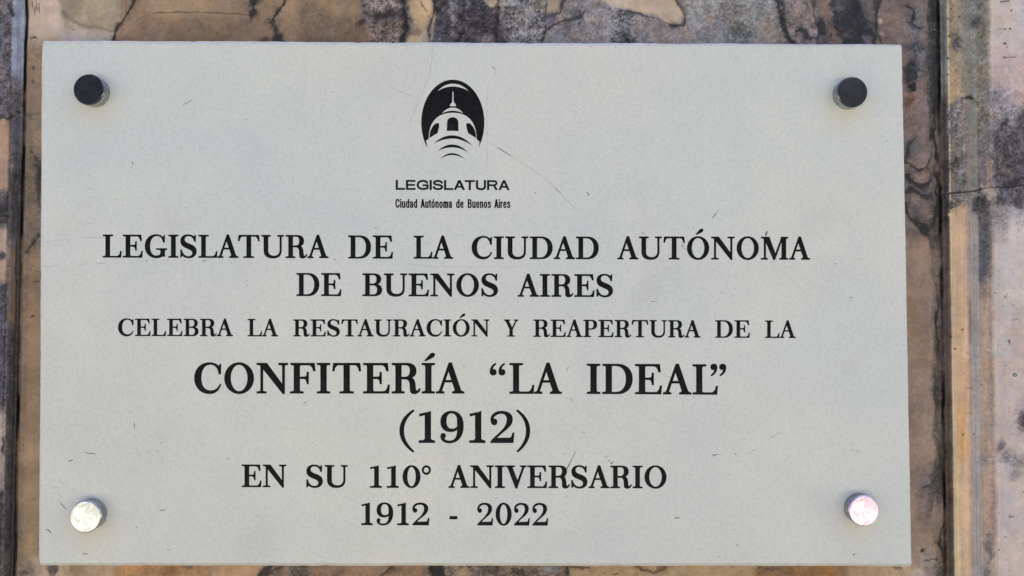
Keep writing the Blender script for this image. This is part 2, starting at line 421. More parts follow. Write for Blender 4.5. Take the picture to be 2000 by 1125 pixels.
# (line no, text, x0, x1, baseline-left, baseline-right, cap height) measured on the photograph
WORDS = [
 (2, "LEGISLATURA", 200.8, 641.5, 502.9, 504.0, 44.6), (2, "DE", 680.0, 767.4, 504.8, 505.0, 44.8), (2, "LA", 808, 885, 505.0, 505.4, 44.4),
 (2, "CIUDAD", 921.4, 1169.2, 505.6, 506.2, 43.8), (2, "AUTÓNOMA", 1205.8, 1582.3, 506.4, 507.2, 44.4),
 (3, "DE", 579.0, 666.7, 578.0, 578.2, 44.6), (3, "BUENOS", 707.8, 972.4, 578.3, 579.0, 44.2), (3, "AIRES", 1011, 1197, 579.3, 579.9, 44.0),
 (4, "CELEBRA", 230.7, 455.1, 656.2, 656.6, 33.8), (4, "LA", 483.7, 543.2, 656.8, 657.0, 33.8), (4, "RESTAURACIÓN", 572.6, 955.9, 657.0, 657.0, 33.0),
 (4, "Y", 983.9, 1012.4, 657.3, 657.4, 33.2), (4, "REAPERTURA", 1041.8, 1368.3, 657.8, 659.3, 33.6), (4, "DE", 1396.9, 1464.5, 659.5, 659.7, 34.0), (4, "LA", 1494.4, 1554.2, 659.9, 660.1, 33.8),
 (5, "CONFITERÍA", 379.7, 906.7, 768.2, 768.4, 59.2), (5, "“", 956.8, 986.8, 769, 769, 59.2), (5, "LA", 995.2, 1097.4, 768.9, 769.1, 59.6),
 (5, "IDEAL", 1146.4, 1401.8, 769.2, 770.6, 58.6), (5, "”", 1387.8, 1418.0, 770.6, 770.6, 59.2),
 (6, "(", 780.5, 809.5, 865, 865, 61.8), (6, "1912", 818.2, 1004.4, 864.7, 864.8, 61.6), (6, ")", 1008.4, 1035.2, 865, 865, 61.8),
 (7, "EN", 472.2, 558.9, 951.2, 951.6, 43.8), (7, "SU", 598.2, 679.2, 951.9, 952.2, 43.6), (7, "110", 722.4, 821.1, 952.6, 952.7, 43.4),
 (7, "°", 823.6, 841.8, 927.6, 927.6, 18.9), (7, "ANIVERSARIO", 876.1, 1301.6, 952.7, 953.6, 43.7),
 (8, "1912", 705.6, 838.6, 1025.4, 1025.8, 43.8), (8, "-", 877.7, 893.5, 1014.3, 1014.3, 6.4), (8, "2022", 932.5, 1070.5, 1026.0, 1026.3, 43.6),
]
SANS = [(0, "LEGISLATURA", 773.4, 994.9, 370.3, 370.9, 18.4, 0.028),
        (1, "Ciudad", 772.5, 814.6, 405.5, 405.7, 16.6, 0.024), (1, "Autónoma", 821.7, 882.5, 405.7, 405.9, 16.6, 0.024), (1, "de", 891.0, 905.3, 405.9, 405.9, 16.6, 0.024),
        (1, "Buenos", 913.8, 958.7, 405.9, 406.0, 16.6, 0.024), (1, "Aires", 965.6, 996.3, 406.0, 406.1, 16.6, 0.024)]

def fatten(lp, d):
    n = len(lp)
    ar = sum(lp[i - 1][0] * lp[i][1] - lp[i][0] * lp[i - 1][1] for i in range(n))
    sg = 1 if ar > 0 else -1
    out = []
    for i in range(n):
        a, b, c = lp[i - 1], lp[i], lp[(i + 1) % n]
        n1 = (b[1] - a[1], a[0] - b[0]); n2 = (c[1] - b[1], b[0] - c[0])
        l1 = math.hypot(*n1) or 1; l2 = math.hypot(*n2) or 1
        nx = n1[0] / l1 + n2[0] / l2; ny = n1[1] / l1 + n2[1] / l2
        l = math.hypot(nx, ny) or 1
        k = min(1.5, 2 / l)
        out.append((b[0] + sg * d * k * nx / l, b[1] + sg * d * k * ny / l))
    return out
V2, F2, LAB = [], [], []        # verts (mm on the plaque face), faces, labels
def add_face(px_pts, label, sign=1, inplane=None):
    x, z = at([p[0] for p in px_pts], [p[1] for p in px_pts], 0.0)
    pts = [(float(a) * 1000, float(b) * 1000) for a, b in zip(x, z)]
    # drop consecutive duplicates, force CCW
    q = [pts[0]]
    for p in pts[1:]:
        if math.dist(p, q[-1]) > 2e-3: q.append(p)
    if math.dist(q[0], q[-1]) < 2e-3: q.pop()
    if len(q) < 3: return
    ar = sum(q[i - 1][0] * q[i][1] - q[i][0] * q[i - 1][1] for i in range(len(q)))
    if abs(ar) < 1e-4: return
    if ar < 0: q.reverse()
    b = len(V2)
    V2.extend(Vector(p) for p in q)
    F2.append(list(range(b, b + len(q))))
    LAB.append((label, sign))

letters = []        # (line, char)
for (ln, txt, x0, x1, b0, b1, cap) in WORDS:
    pos = 0; place = []
    for i, ch in enumerate(txt):
        g = G[ch]
        if i: pos += g[3] + G[txt[i - 1]][4] + KERN.get((txt[i - 1], ch), 0)
        place.append(pos); pos += g[2]
    tot = pos
    for ch, p in zip(txt, place):
        li = len(letters); letters.append((ln, ch))
        for sign, loops in ((1, G[ch][0]), (-1, G[ch][1])):
            for lp in loops:
                lp = fatten(lp, 8.0 * sign) if ch not in '-°' else lp
                add_face([(x0 + (p + u) / tot * (x1 - x0), b0 + (b1 - b0) * (p + u) / tot - v / 1000 * cap) for u, v in lp], ('L', li), sign)

# grotesque lines under the emblem: drawn as strokes, an extended face for the heading and a condensed one below
def stroke(d, wd):
    c = path(d + " Z")[0]
    L_, R_ = [], []
    for i, p in enumerate(c):
        a = c[max(i - 1, 0)]; b = c[min(i + 1, len(c) - 1)]
        l = math.dist(a, b) or 1; nx, ny = -(b[1] - a[1]) / l * wd / 2, (b[0] - a[0]) / l * wd / 2
        L_.append((p[0] + nx, p[1] + ny)); R_.append((p[0] - nx, p[1] - ny))
    return [[L_[i], L_[i + 1], R_[i + 1], R_[i]] for i in range(len(c) - 1)]
WIDE = {
 'L': ([rect(0, 0, 172, 1000), rect(0, 0, 880, 152)], [], 880),
 'E': ([rect(0, 0, 172, 1000), rect(0, 850, 920, 1000), rect(0, 428, 860, 572), rect(0, 0, 940, 150)], [], 940),
 'G': (stroke("M 1065 680 C 1000 860 840 930 620 930 C 300 930 85 760 85 500 C 85 240 300 70 620 70 C 820 70 980 120 1085 215", 165) + [rect(620, 400, 1165, 540), rect(1005, 130, 1165, 540)], [], 1165),
 'I': ([rect(0, 0, 172, 1000)], [], 172),
 'S': (stroke("M 905 680 C 870 850 730 932 490 932 C 260 932 108 850 108 730 C 108 600 260 560 490 520 C 760 475 902 420 902 285 C 902 140 730 68 490 68 C 230 68 90 160 75 340", 160), [], 985),
 'T': ([rect(0, 850, 980, 1000), rect(404, 0, 576, 1000)], [], 980),
 'U': (stroke("M 86 1000 L 86 380 C 86 170 230 72 490 72 C 750 72 894 170 894 380 L 894 1000", 170), [], 980),
 'R': ([rect(0, 0, 172, 1000), [(540, 500), (750, 500), (1060, 0), (850, 0)]] + stroke("M 85 926 L 620 926 C 850 926 925 850 925 712 C 925 560 820 495 620 495 L 85 495", 148), [], 1060),
 'A': ([[(0, 0), (195, 0), (640, 1000), (445, 1000)], [(1090, 0), (895, 0), (450, 1000), (645, 1000)], rect(230, 250, 860, 390)], [], 1090)}
ARCH = lambda x0, x1: stroke(f"M {x0} 470 C {x0} 600 {x0+50} 672 {(x0+x1)/2+15} 672 C {x1-25} 672 {x1} 630 {x1} 520 L {x1} 0", 124)
NARROW = {
 'C': (stroke("M 388 680 C 385 880 330 938 225 938 C 100 938 64 820 64 500 C 64 180 100 62 225 62 C 330 62 385 130 392 330", 124), [], 450),
 'i': ([rect(0, 0, 124, 735), rect(0, 860, 124, 1000)], [], 124),
 'u': (stroke("M 62 735 L 62 220 C 62 90 100 60 165 60 C 250 60 300 130 300 240", 122) + [rect(240, 0, 364, 735)], [], 364),
 'n': ([rect(0, 0, 124, 735)] + ARCH(62, 302), [], 364),
 'm': ([rect(0, 0, 124, 735)] + ARCH(62, 266) + ARCH(266, 470), [], 532),
 'd': ([ell(182, 365, 182, 380, 24), rect(240, 0, 364, 1000)], [ell(182, 365, 66, 268, 20)], 364),
 'a': (stroke("M 48 510 C 52 640 100 674 170 674 C 260 674 292 630 292 530 L 292 130 L 306 0", 120) + stroke("M 292 430 C 220 390 62 420 62 215 C 62 90 110 58 165 58 C 240 58 290 110 290 230", 118), [], 366),
 'A': ([[(0, 0), (134, 0), (305, 1000), (172, 1000)], [(477, 0), (343, 0), (172, 1000), (305, 1000)], rect(90, 235, 385, 350)], [], 477),
 't': ([rect(70, 160, 192, 930), rect(0, 625, 262, 735)] + stroke("M 131 220 C 131 80 160 52 262 62", 118), [], 264),
 'o': ([ell(190, 365, 190, 380, 24)], [ell(190, 365, 70, 268, 20)], 380),
 'ó': ([ell(190, 365, 190, 380, 24), [(140, 800), (230, 800), (335, 1000), (195, 1000)]], [ell(190, 365, 70, 268, 20)], 380),
 'e': (stroke("M 60 385 L 304 385 C 304 600 260 676 182 676 C 92 676 60 560 60 365 C 60 150 100 58 190 58 C 260 58 296 110 308 220", 112), [], 366),
 'B': ([rect(0, 0, 132, 1000), path("M 60 1000 L 230 1000 C 360 1000 418 920 418 755 C 418 630 370 560 300 530 L 60 500 Z")[0], path("M 60 560 L 250 560 C 400 550 448 430 448 280 C 448 90 380 0 240 0 L 60 0 Z")[0]],
       [path("M 132 888 L 220 888 C 270 888 290 840 290 745 C 290 650 260 598 215 598 L 132 598 Z")[0], path("M 132 470 L 220 470 C 290 470 318 400 318 290 C 318 170 290 112 225 112 L 132 112 Z")[0]], 448),
 's': (stroke("M 302 520 C 290 640 240 676 175 676 C 100 676 66 630 66 560 C 66 470 120 440 190 400 C 260 365 305 320 305 210 C 305 110 250 58 175 58 C 90 58 52 110 46 225", 114), [], 362),
 'r': ([rect(0, 0, 124, 735)] + stroke("M 62 430 C 70 590 110 680 236 664", 120), [], 238)}
for (ln, txt, x0, x1, b0, b1, cap, off) in SANS:
    F_ = WIDE if ln == 0 else NARROW; gap = 150 if ln == 0 else 92
    pos = 0; place = []
    for i, ch in enumerate(txt):
        if i:
            pr = txt[i - 1]; pos += gap
            if ln == 0 and (pr + ch) in ('AT', 'RA', 'TU'): pos -= {'AT': 130, 'RA': 60, 'TU': 0}[pr + ch]
            if ln == 0 and pr + ch == 'LA': pos -= 40
            if ln and 't' in pr + ch: pos -= 40
            if ln and pr == 'A': pos -= 35
        place.append(pos); pos += F_[ch][2]
    tot = pos
    for ch, p in zip(txt, place):
        li = len(letters); letters.append((ln, ch))
        for sign, loops in ((1, F_[ch][0]), (-1, F_[ch][1])):
            for lp in loops:
                lp = fatten(lp, (30 if ln == 0 else 24) * sign)
                add_face([(x0 + (p + u) / tot * (x1 - x0), b0 + (b1 - b0) * (p + u) / tot - v / 1000 * cap) for u, v in lp], ('L', li), sign)

# emblem, traced on a 3.517x enlargement whose origin is (700, 120)
def em(loop): return [(700 + x / 3.517, 120 + y / 3.517) for x, y in loop]
add_face(em(ell(648.5, 420, 217, 295, 60)), ('E', 'oval'), 1)
for s in ("M 545 203 Q 590 153 648 153 Q 710 153 757 203 Q 705 172 648 172 Q 595 172 545 203 Z",
          "M 646 208 L 652.5 208 L 654 279 L 645 279 Z",
          "M 628 307 Q 631 290 641 284 Q 645 273 650 273 Q 655 273 659 284 Q 668 290 671 307 Z",
          "M 575 356 Q 600 325 635 318 L 665 318 Q 695 325 720 356 Q 685 338 648 338 Q 610 338 575 356 Z",
          "M 483 530 C 483 430 530 352 648 352 C 765 352 812 430 812 533 L 833 553 L 820 612 L 900 760 L 400 760 L 478 612 L 465 545 Z"):
    add_face(em(path(s)[0]), ('E', 'oval'), -1)
WL = path("M 488 525 C 487 480 505 440 535 424 L 553 424 Q 557 440 553 455 L 543 493 Q 515 508 491 525 Z")[0]
add_face(em(WL), ('E', 'window1')); add_face(em([(1296 - x, y) for x, y in WL]), ('E', 'window2'))
add_face(em(path("M 607 478 L 609 415 Q 615 383 648 383 Q 683 385 686 415 L 688 480 Q 648 474 607 478 Z")[0]), ('E', 'window3'))
for k, s in enumerate(("M 515 567 Q 575 507 645 507 Q 725 510 783 580 Q 715 530 645 530 Q 580 530 515 567 Z",
                       "M 543 618 Q 590 570 643 570 Q 705 572 757 628 Q 700 590 643 590 Q 590 590 543 618 Z",
                       "M 562 670 Q 595 630 645 630 Q 695 632 733 674 Q 690 643 645 643 Q 600 643 562 670 Z")):
    add_face(em(path(s)[0]), ('E', 'arc%d' % k))

# scratches and scuffs in the stone face: (points..., width px, tone 0 dark / 1 middle / 2 faint, dotted)
SC = [
 ([(357, 205), (375, 195.5)], 1.8, 1), ([(648, 181), (652, 178.5)], 2, 1), ([(258.5, 315), (259.6, 322)], 1.6, 0), ([(160.5, 439.6), (172, 437), (185, 436.5)], 1.2, 2),
 ([(761, 170), (778, 177), (809, 190)], 1.0, 2), ([(480, 234), (484, 233.5)], 1.6, 1), ([(174, 342), (176.5, 341)], 1.8, 1), ([(733, 445), (735.5, 444)], 2.4, 0),
 ([(147, 316), (149, 315.5)], 1.6, 1), ([(845, 88), (843.6, 120), (836.5, 151), (823.7, 185), (809, 219.5), (799.5, 244)], 1.1, 2), ([(961.6, 130), (966.7, 135.6)], 2, 0),
 ([(966.7, 136), (966, 150)], 1.2, 2), ([(951.6, 168), (951.2, 339)], 0.9, 2), ([(951.6, 276), (984, 296), (1021, 319), (1058, 343), (1089, 371), (1106, 391), (1127, 411)], 1.2, 2), ([(970, 287), (984, 296), (1000, 306)], 1.3, 1), ([(1082, 364), (1096, 380)], 1.0, 1),
 ([(976, 290), (986, 297)], 1.6, 1), ([(1044, 377), (1047, 376.6)], 2.4, 0), ([(1145, 375), (1150, 379), (1148, 382)], 2.0, 0), ([(1210, 341), (1213, 340.5)], 1.8, 1),
 ([(1373, 153.5), (1376, 150.5)], 1.8, 1), ([(1403.5, 409), (1398, 417)], 1.3, 1), ([(1398, 417), (1391.5, 426)], 2.6, 0), ([(1400, 430), (1403, 427)], 2.2, 2), ([(1409, 392), (1411, 390)], 1.6, 1),
 ([(1466, 406.4), (1468.5, 405.6)], 1.6, 1), ([(1552, 410.4), (1554.6, 409.6)], 1.8, 1), ([(1201, 93), (1203.4, 91)], 1.8, 0),
 ([(269.7, 509.3), (275, 509.6)], 1.6, 2), ([(285, 509), (288, 509.4)], 2.2, 1), ([(295, 508.8), (301, 508.6)], 1.6, 2), ([(315, 508.8), (331, 508)], 1.7, 2), ([(358, 509), (361, 508.5)], 2, 1),
 ([(370, 509), (379, 508.6)], 1.4, 2), ([(395, 509.5), (403, 509)], 2.6, 1), ([(85, 474.5), (106, 470), (140, 466.5)], 1.0, 2), ([(157, 465), (169, 464.6), (186, 463.5), (205, 463.4)], 1.3, 2),
 ([(81, 520.7), (117, 520.2)], 1.0, 2), ([(151, 517), (172, 515.5)], 1.0, 2), ([(187, 515.5), (206, 513.5)], 2.0, 2), ([(651.5, 506.5), (655, 505.6)], 2.6, 1), ([(604, 505.6), (607, 506.4)], 2, 1),
 ([(481, 558), (483, 557)], 2.4, 1), ([(480, 548.5), (484, 548.5)], 1.2, 1), ([(1252.6, 456.4), (1258.5, 454.6)], 1.8, 0), ([(1495.5, 461.5), (1496, 456), (1499.4, 451.5)], 2.4, 0),
 ([(1331, 479), (1334, 483)], 2.6, 1), ([(1333, 484), (1341, 488)], 1.4, 0), ([(1332, 476), (1337, 479)], 1.2, 1), ([(1341, 489.8), (1354, 490.4)], 1.1, 1), ([(1280, 570), (1282.4, 569)], 1.8, 1),
 ([(1270, 588.6), (1276, 589.6), (1282, 588.2)], 1.2, 1), ([(1402, 573), (1410, 570.8), (1421.6, 573)], 1.0, 2), ([(1629, 515.6), (1632.6, 515)], 2.4, 0), ([(732, 445), (734, 444.6)], 1.6, 0),
 ([(791, 515), (853, 521)], 0.9, 2), ([(853, 520.4), (930, 521.6), (1012, 520.5)], 0.8, 2), ([(593, 787.6), (600, 784.2)], 2, 1), ([(441, 897.6), (450, 894.8)], 2, 1), ([(853, 799.3), (856.4, 799)], 2, 0),
 ([(905, 715), (907, 714.6)], 2, 0), ([(1106.4, 723.6), (1110.8, 715.6)], 2, 1), ([(1114, 776.6), (1119.5, 786)], 1.4, 1), ([(1122, 792), (1127.4, 802.6)], 1.1, 2), ([(1136.4, 843.6), (1138.6, 845)], 2.4, 0),
 ([(1140.4, 846), (1142, 844.5)], 1.8, 0), ([(1124, 881.6), (1119, 893)], 2.0, 1), ([(1119, 893), (1111, 908), (1103, 925)], 1.3, 0), ([(1106, 921), (1101, 940)], 1.6, 1), ([(1110, 915), (1104, 934)], 1.0, 2),
 ([(1102.6, 888), (1104.4, 886.4)], 2.0, 0), ([(1103.6, 873.6), (1105.6, 872.6)], 1.8, 1), ([(1182.4, 891), (1186, 894)], 2.4, 1), ([(1189, 898.6), (1191.4, 901)], 2.4, 0), ([(1192.6, 905.6), (1196.6, 902.8)], 3.4, 0),
 ([(1316, 1012.2), (1322, 1011.2), (1328, 1010.6)], 1.7, 1), ([(1121.6, 1028.8), (1135.5, 1032.9)], 1.2, 2), ([(1297.6, 734.4), (1305, 736.4), (1317, 735.4)], 1.2, 2), ([(1390, 888.8), (1404, 887)], 1.5, 1),
 ([(1434.6, 886.8), (1438, 886)], 2.4, 0), ([(262, 824), (262.6, 838)], 1.4, 1), ([(264, 848), (268, 866)], 0.9, 2), ([(150, 882.6), (164, 883.6), (174, 884.6)], 1.2, 2), ([(168, 884.4), (186, 886.4)], 1.8, 1),
 ([(133, 902), (138, 899.5), (142.6, 897.8)], 1.8, 1), ([(156, 922), (153.5, 930)], 1.4, 2), ([(112, 958), (119, 972)], 1.8, 2), ([(115, 978), (124, 988), (131, 998)], 3.0, 2), ([(118, 982), (127, 994)], 1.6, 1),
 ([(112, 934), (118, 939), (125, 948)], 1.4, 2), ([(101, 951), (124, 953)], 1.0, 2), ([(90, 1033.5), (95, 1036), (100.5, 1041.5)], 2.8, 1), ([(162, 1080.8), (166, 1082), (171.5, 1081.6)], 2, 0),
 ([(302, 998), (314, 996.6)], 1.3, 2), ([(312, 997), (322, 995.6)], 2, 0), ([(313.6, 865.4), (316.6, 864)], 3, 1), ([(287.6, 882), (289.6, 881.6)], 2, 0), ([(273, 890), (275, 889)], 1.8, 1), ([(306, 880), (308, 884)], 1.6, 1),
 ([(315, 896), (317, 895.5)], 1.6, 1), ([(297, 889), (299, 888.5)], 1.6, 1), ([(265, 1030.5), (268, 1029.6)], 2, 1), ([(326, 1073.6), (331, 1074.6)], 2, 1), ([(269, 726), (271.6, 725.4)], 1.8, 2), ([(214, 1006), (231, 1006.6)], 0.9, 2),
 ([(1392, 890.4), (1398, 889)], 1.6, 1), ([(1422, 925.6), (1423.6, 927)], 1.8, 1), ([(1433, 1035.4), (1435.6, 1036)], 1.8, 1), ([(1437, 1065.6), (1441, 1064)], 2.6, 1), ([(1403.6, 1086.6), (1407, 1087.6)], 2.4, 0),
 ([(1588, 1070.4), (1595.6, 1066.6)], 1.6, 2), ([(1665.6, 1084.6), (1670, 1082.4)], 2.6, 0), ([(1673, 1082.4), (1677, 1081.4)], 1.4, 1), ([(1663, 879.6), (1668, 879)], 1.6, 1), ([(1673, 881), (1677.4, 881)], 2.2, 0), ([(1676, 890), (1678, 889.6)], 2, 2),
 ([(1542, 758), (1546, 777)], 0.9, 2), ([(1548, 792), (1550.6, 799)], 1.3, 2), ([(1658, 580.6), (1661, 582)], 1.4, 1), ([(1661, 581.6), (1664, 580)], 2.6, 0), ([(1619, 550), (1621, 549)], 1.8, 2), ([(1552.6, 848.6), (1560, 847)], 1.4, 2),
]
for seg, step in (([(1450, 891.5), (1464, 883), (1474, 878), (1486, 872.4)], 3.4), ([(1504, 855.5), (1514, 850), (1524.6, 844.8)], 3.2), ([(1448, 858), (1458, 857)], 4), ([(806, 893), (812, 905)], 4)):
    pts = []
    for a, b in zip(seg[:-1], seg[1:]):
        n = max(1, int(math.dist(a, b) / step))
        pts += [(a[0] + (b[0] - a[0]) * k / n, a[1] + (b[1] - a[1]) * k / n) for k in range(n)]
    for p in pts:
        if random.random() < 0.75:
            q = (p[0] + random.uniform(-.6, .6), p[1] + random.uniform(-1, 1))
            SC.append(([q, (q[0] + random.uniform(1.2, 2.6), q[1] - random.uniform(0, 1))], random.uniform(1.1, 2.1), random.choice((0, 1, 1))))
for k in range(110):        # small pits and nicks scattered over the face
    x = random.uniform(95, 1760); y = random.uniform(98, 1090)
    a = random.uniform(0, math.pi); L = random.choice((0.9, 1.2, 1.6, 2.6))
    SC.append(([(x, y), (x + L * math.cos(a), y + L * math.sin(a))], random.uniform(0.9, 1.5), random.choice((1, 2, 2, 2))))
for k in range(9):
    x = random.uniform(120, 1700); y = random.uniform(110, 1070)
    a = random.choice((random.uniform(-.3, .3), random.uniform(0.8, 1.4))); L = random.uniform(10, 34)
    SC.append(([(x, y), (x + L * .5 * math.cos(a), y + L * .5 * math.sin(a) + random.uniform(-1, 1)), (x + L * math.cos(a), y + L * math.sin(a))], 0.6, 2))
for k in range(420):        # grime caught in the saw marks along the arris
    t = random.random()
    if fbm(np.array(t * 900), np.array(k % 3 * 70.0), 60, 3, 7) < -0.05: continue
    e = random.choice((0, 2, 2, 3, 3, 1))
    a, b = ((84, 88.2), (1761, 92.2), (1779, 1099.2), (80.2, 1098))[e], ((1761, 92.2), (1779, 1099.2), (80.2, 1098), (84.6, 88.2))[e]
    x = a[0] + (b[0] - a[0]) * t; y = a[1] + (b[1] - a[1]) * t
    L = random.uniform(1.0, 4.0)
    q = (x + L, y + random.uniform(-.3, .3)) if e in (0, 2) else (x + random.uniform(-.3, .3), y + L)
    SC.append(([(x, y), q], random.uniform(0.7, 1.3), random.choice((1, 2, 2))))
for (pl, wd, tone) in SC:
    P = []
    for a, b in zip(pl[:-1], pl[1:]):
        n = max(1, int(math.dist(a, b) / 7))
        for k in range(n):
            t = k / n
            P.append([a[0] + (b[0] - a[0]) * t, a[1] + (b[1] - a[1]) * t])
    P.append(list(pl[-1]))
    up, dn = [], []
    for i, p in enumerate(P):
        a = P[max(i - 1, 0)]; b = P[min(i + 1, len(P) - 1)]
        d = math.dist(a, b) or 1; nx, ny = -(b[1] - a[1]) / d, (b[0] - a[0]) / d
        ww = wd * 0.66 * (random.uniform(.35, .6) if i in (0, len(P) - 1) else random.uniform(.6, 1.25))
        j = 0 if i in (0, len(P) - 1) else random.uniform(-.35, .35)
        up.append((p[0] + nx * (ww + j), p[1] + ny * (ww + j))); dn.append((p[0] - nx * (ww - j), p[1] - ny * (ww - j)))
    add_face(up + dn[::-1], ('S', tone), 1)

# outline of the face, very slightly uneven along its sawn edges
CORN = [(84, 86.5), (1761, 90.5), (1780, 1101), (78.5, 1099.5)]
MIDP = {0: (0, 0.0), 1: (1.0, 0), 2: (0, 1.2), 3: (1.2, 0)}
outline_px = []
for k in range(4):
    a, b = CORN[k], CORN[(k + 1) % 4]
    n = 150 if k % 2 == 0 else 90
    for i in range(n):
        t = i / n
        jit = 0 if i == 0 else (random.uniform(-.35, .35) + 1.0 * float(fbm(np.array(i * 11.0), np.array(k * 50.0), 90, 3, seed=5)))
        if random.random() < 0.03: jit += random.uniform(0.6, 1.5)
        x = a[0] + (b[0] - a[0]) * t; y = a[1] + (b[1] - a[1]) * t
        if k == 0: y += jit
        if k == 1: x -= jit * .6
        if k == 2: y -= jit
        if k == 3: x += jit * .7
        outline_px.append((x, y))
nb = len(V2)
ox, oz = at([p[0] for p in outline_px], [p[1] for p in outline_px], 0.0)
outline = [(float(a) * 1000, float(b) * 1000) for a, b in zip(ox, oz)][::-1]
V2.extend(Vector(p) for p in outline)
F2.append(list(range(nb, nb + len(outline)))); LAB.append((('P', 0), 1))

rv, re_, rf, ov, oe, of = delaunay_2d_cdt(V2, [], F2, 0, 1e-4)
rv = [(p[0] / 1000, p[1] / 1000) for p in rv]
tri_of = {}
for f, src in zip(rf, of):
    labs = [LAB[i] for i in src]
    if not any(l[0][0] == 'P' for l in labs): continue
    neg = {l[0] for l in labs if l[1] < 0}
    pos = [l[0] for l in labs if l[1] > 0 and l[0] not in neg]
    lets = sorted([l for l in pos if l[0] in 'LE'], key=lambda l: str(l))
    sc_ = [l for l in pos if l[0] == 'S']
    if lets: key = lets[0]
    elif sc_: key = ('S', min(s[1] for s in sc_))
    else: key = ('P', 0)
    tri_of.setdefault(key, []).append(tuple(f))

def up_order(f):        # faces look towards -Y, where the camera stands
    (ax, az), (bx, bz), (cx, cz) = (rv[i] for i in f[:3])
    return f if (bx - ax) * (cz - az) - (bz - az) * (cx - ax) > 0 else f[::-1]

def inlay(name, tris, parent, mat, depth=0.00055, lip=0.0):
    """floor of an engraved stroke plus its walls up to the stone face"""
    tris = [up_order(f) for f in tris]
    ids = {}; vs = []
    def vid(i, y):
        k = (i, y)
        if k not in ids:
            ids[k] = len(vs); vs.append((rv[i][0], y, rv[i][1]))
        return ids[k]
    fs = [tuple(vid(i, depth) for i in f) for f in tris]
    cnt = {}
    for f in tris:
        for a, b in zip(f, f[1:] + f[:1]): cnt[(a, b)] = cnt.get((a, b), 0) + 1
    for (a, b) in cnt:
        if (b, a) not in cnt:
            fs.append((vid(a, depth), vid(a, 0.00002), vid(b, 0.00002), vid(b, depth)))
    c = np.mean([(v[0], v[2]) for v in vs], axis=0)
    me = bpy.data.meshes.new(name)
    me.from_pydata([(v[0] - c[0], v[1], v[2] - c[1]) for v in vs], [], fs)
    o = link(name, me, parent, [mat])
    o.location = (c[0], 0, c[1])
    return o

# ------------------------------------------------------------------ marble wall behind the plaque
T_PL = 0.020                     # thickness of the plaque = depth of the wall face behind it
def left_line(y):  return 52 - 24 * (np.clip(y, -600, 1800) / 1125)
def right_line(y): return 1833 + 15.5 * (np.clip(y, -600, 1800) / 1125)

def seg_d(x, y, pl):
    best = np.full(x.shape, 1e9); tt = np.zeros(x.shape)
    L = 0
    for a, b in zip(pl[:-1], pl[1:]):
        dx, dy = b[0] - a[0], b[1] - a[1]; l2 = dx * dx + dy * dy
        t = np.clip(((x - a[0]) * dx + (y - a[1]) * dy) / l2, 0, 1)
        d = np.hypot(x - a[0] - t * dx, y - a[1] - t * dy)
        m = d < best
        best = np.where(m, d, best)
    return best
def sstep(e0, e1, v):
    t = np.clip((v - e0) / (e1 - e0), 0, 1); return t * t * (3 - 2 * t)

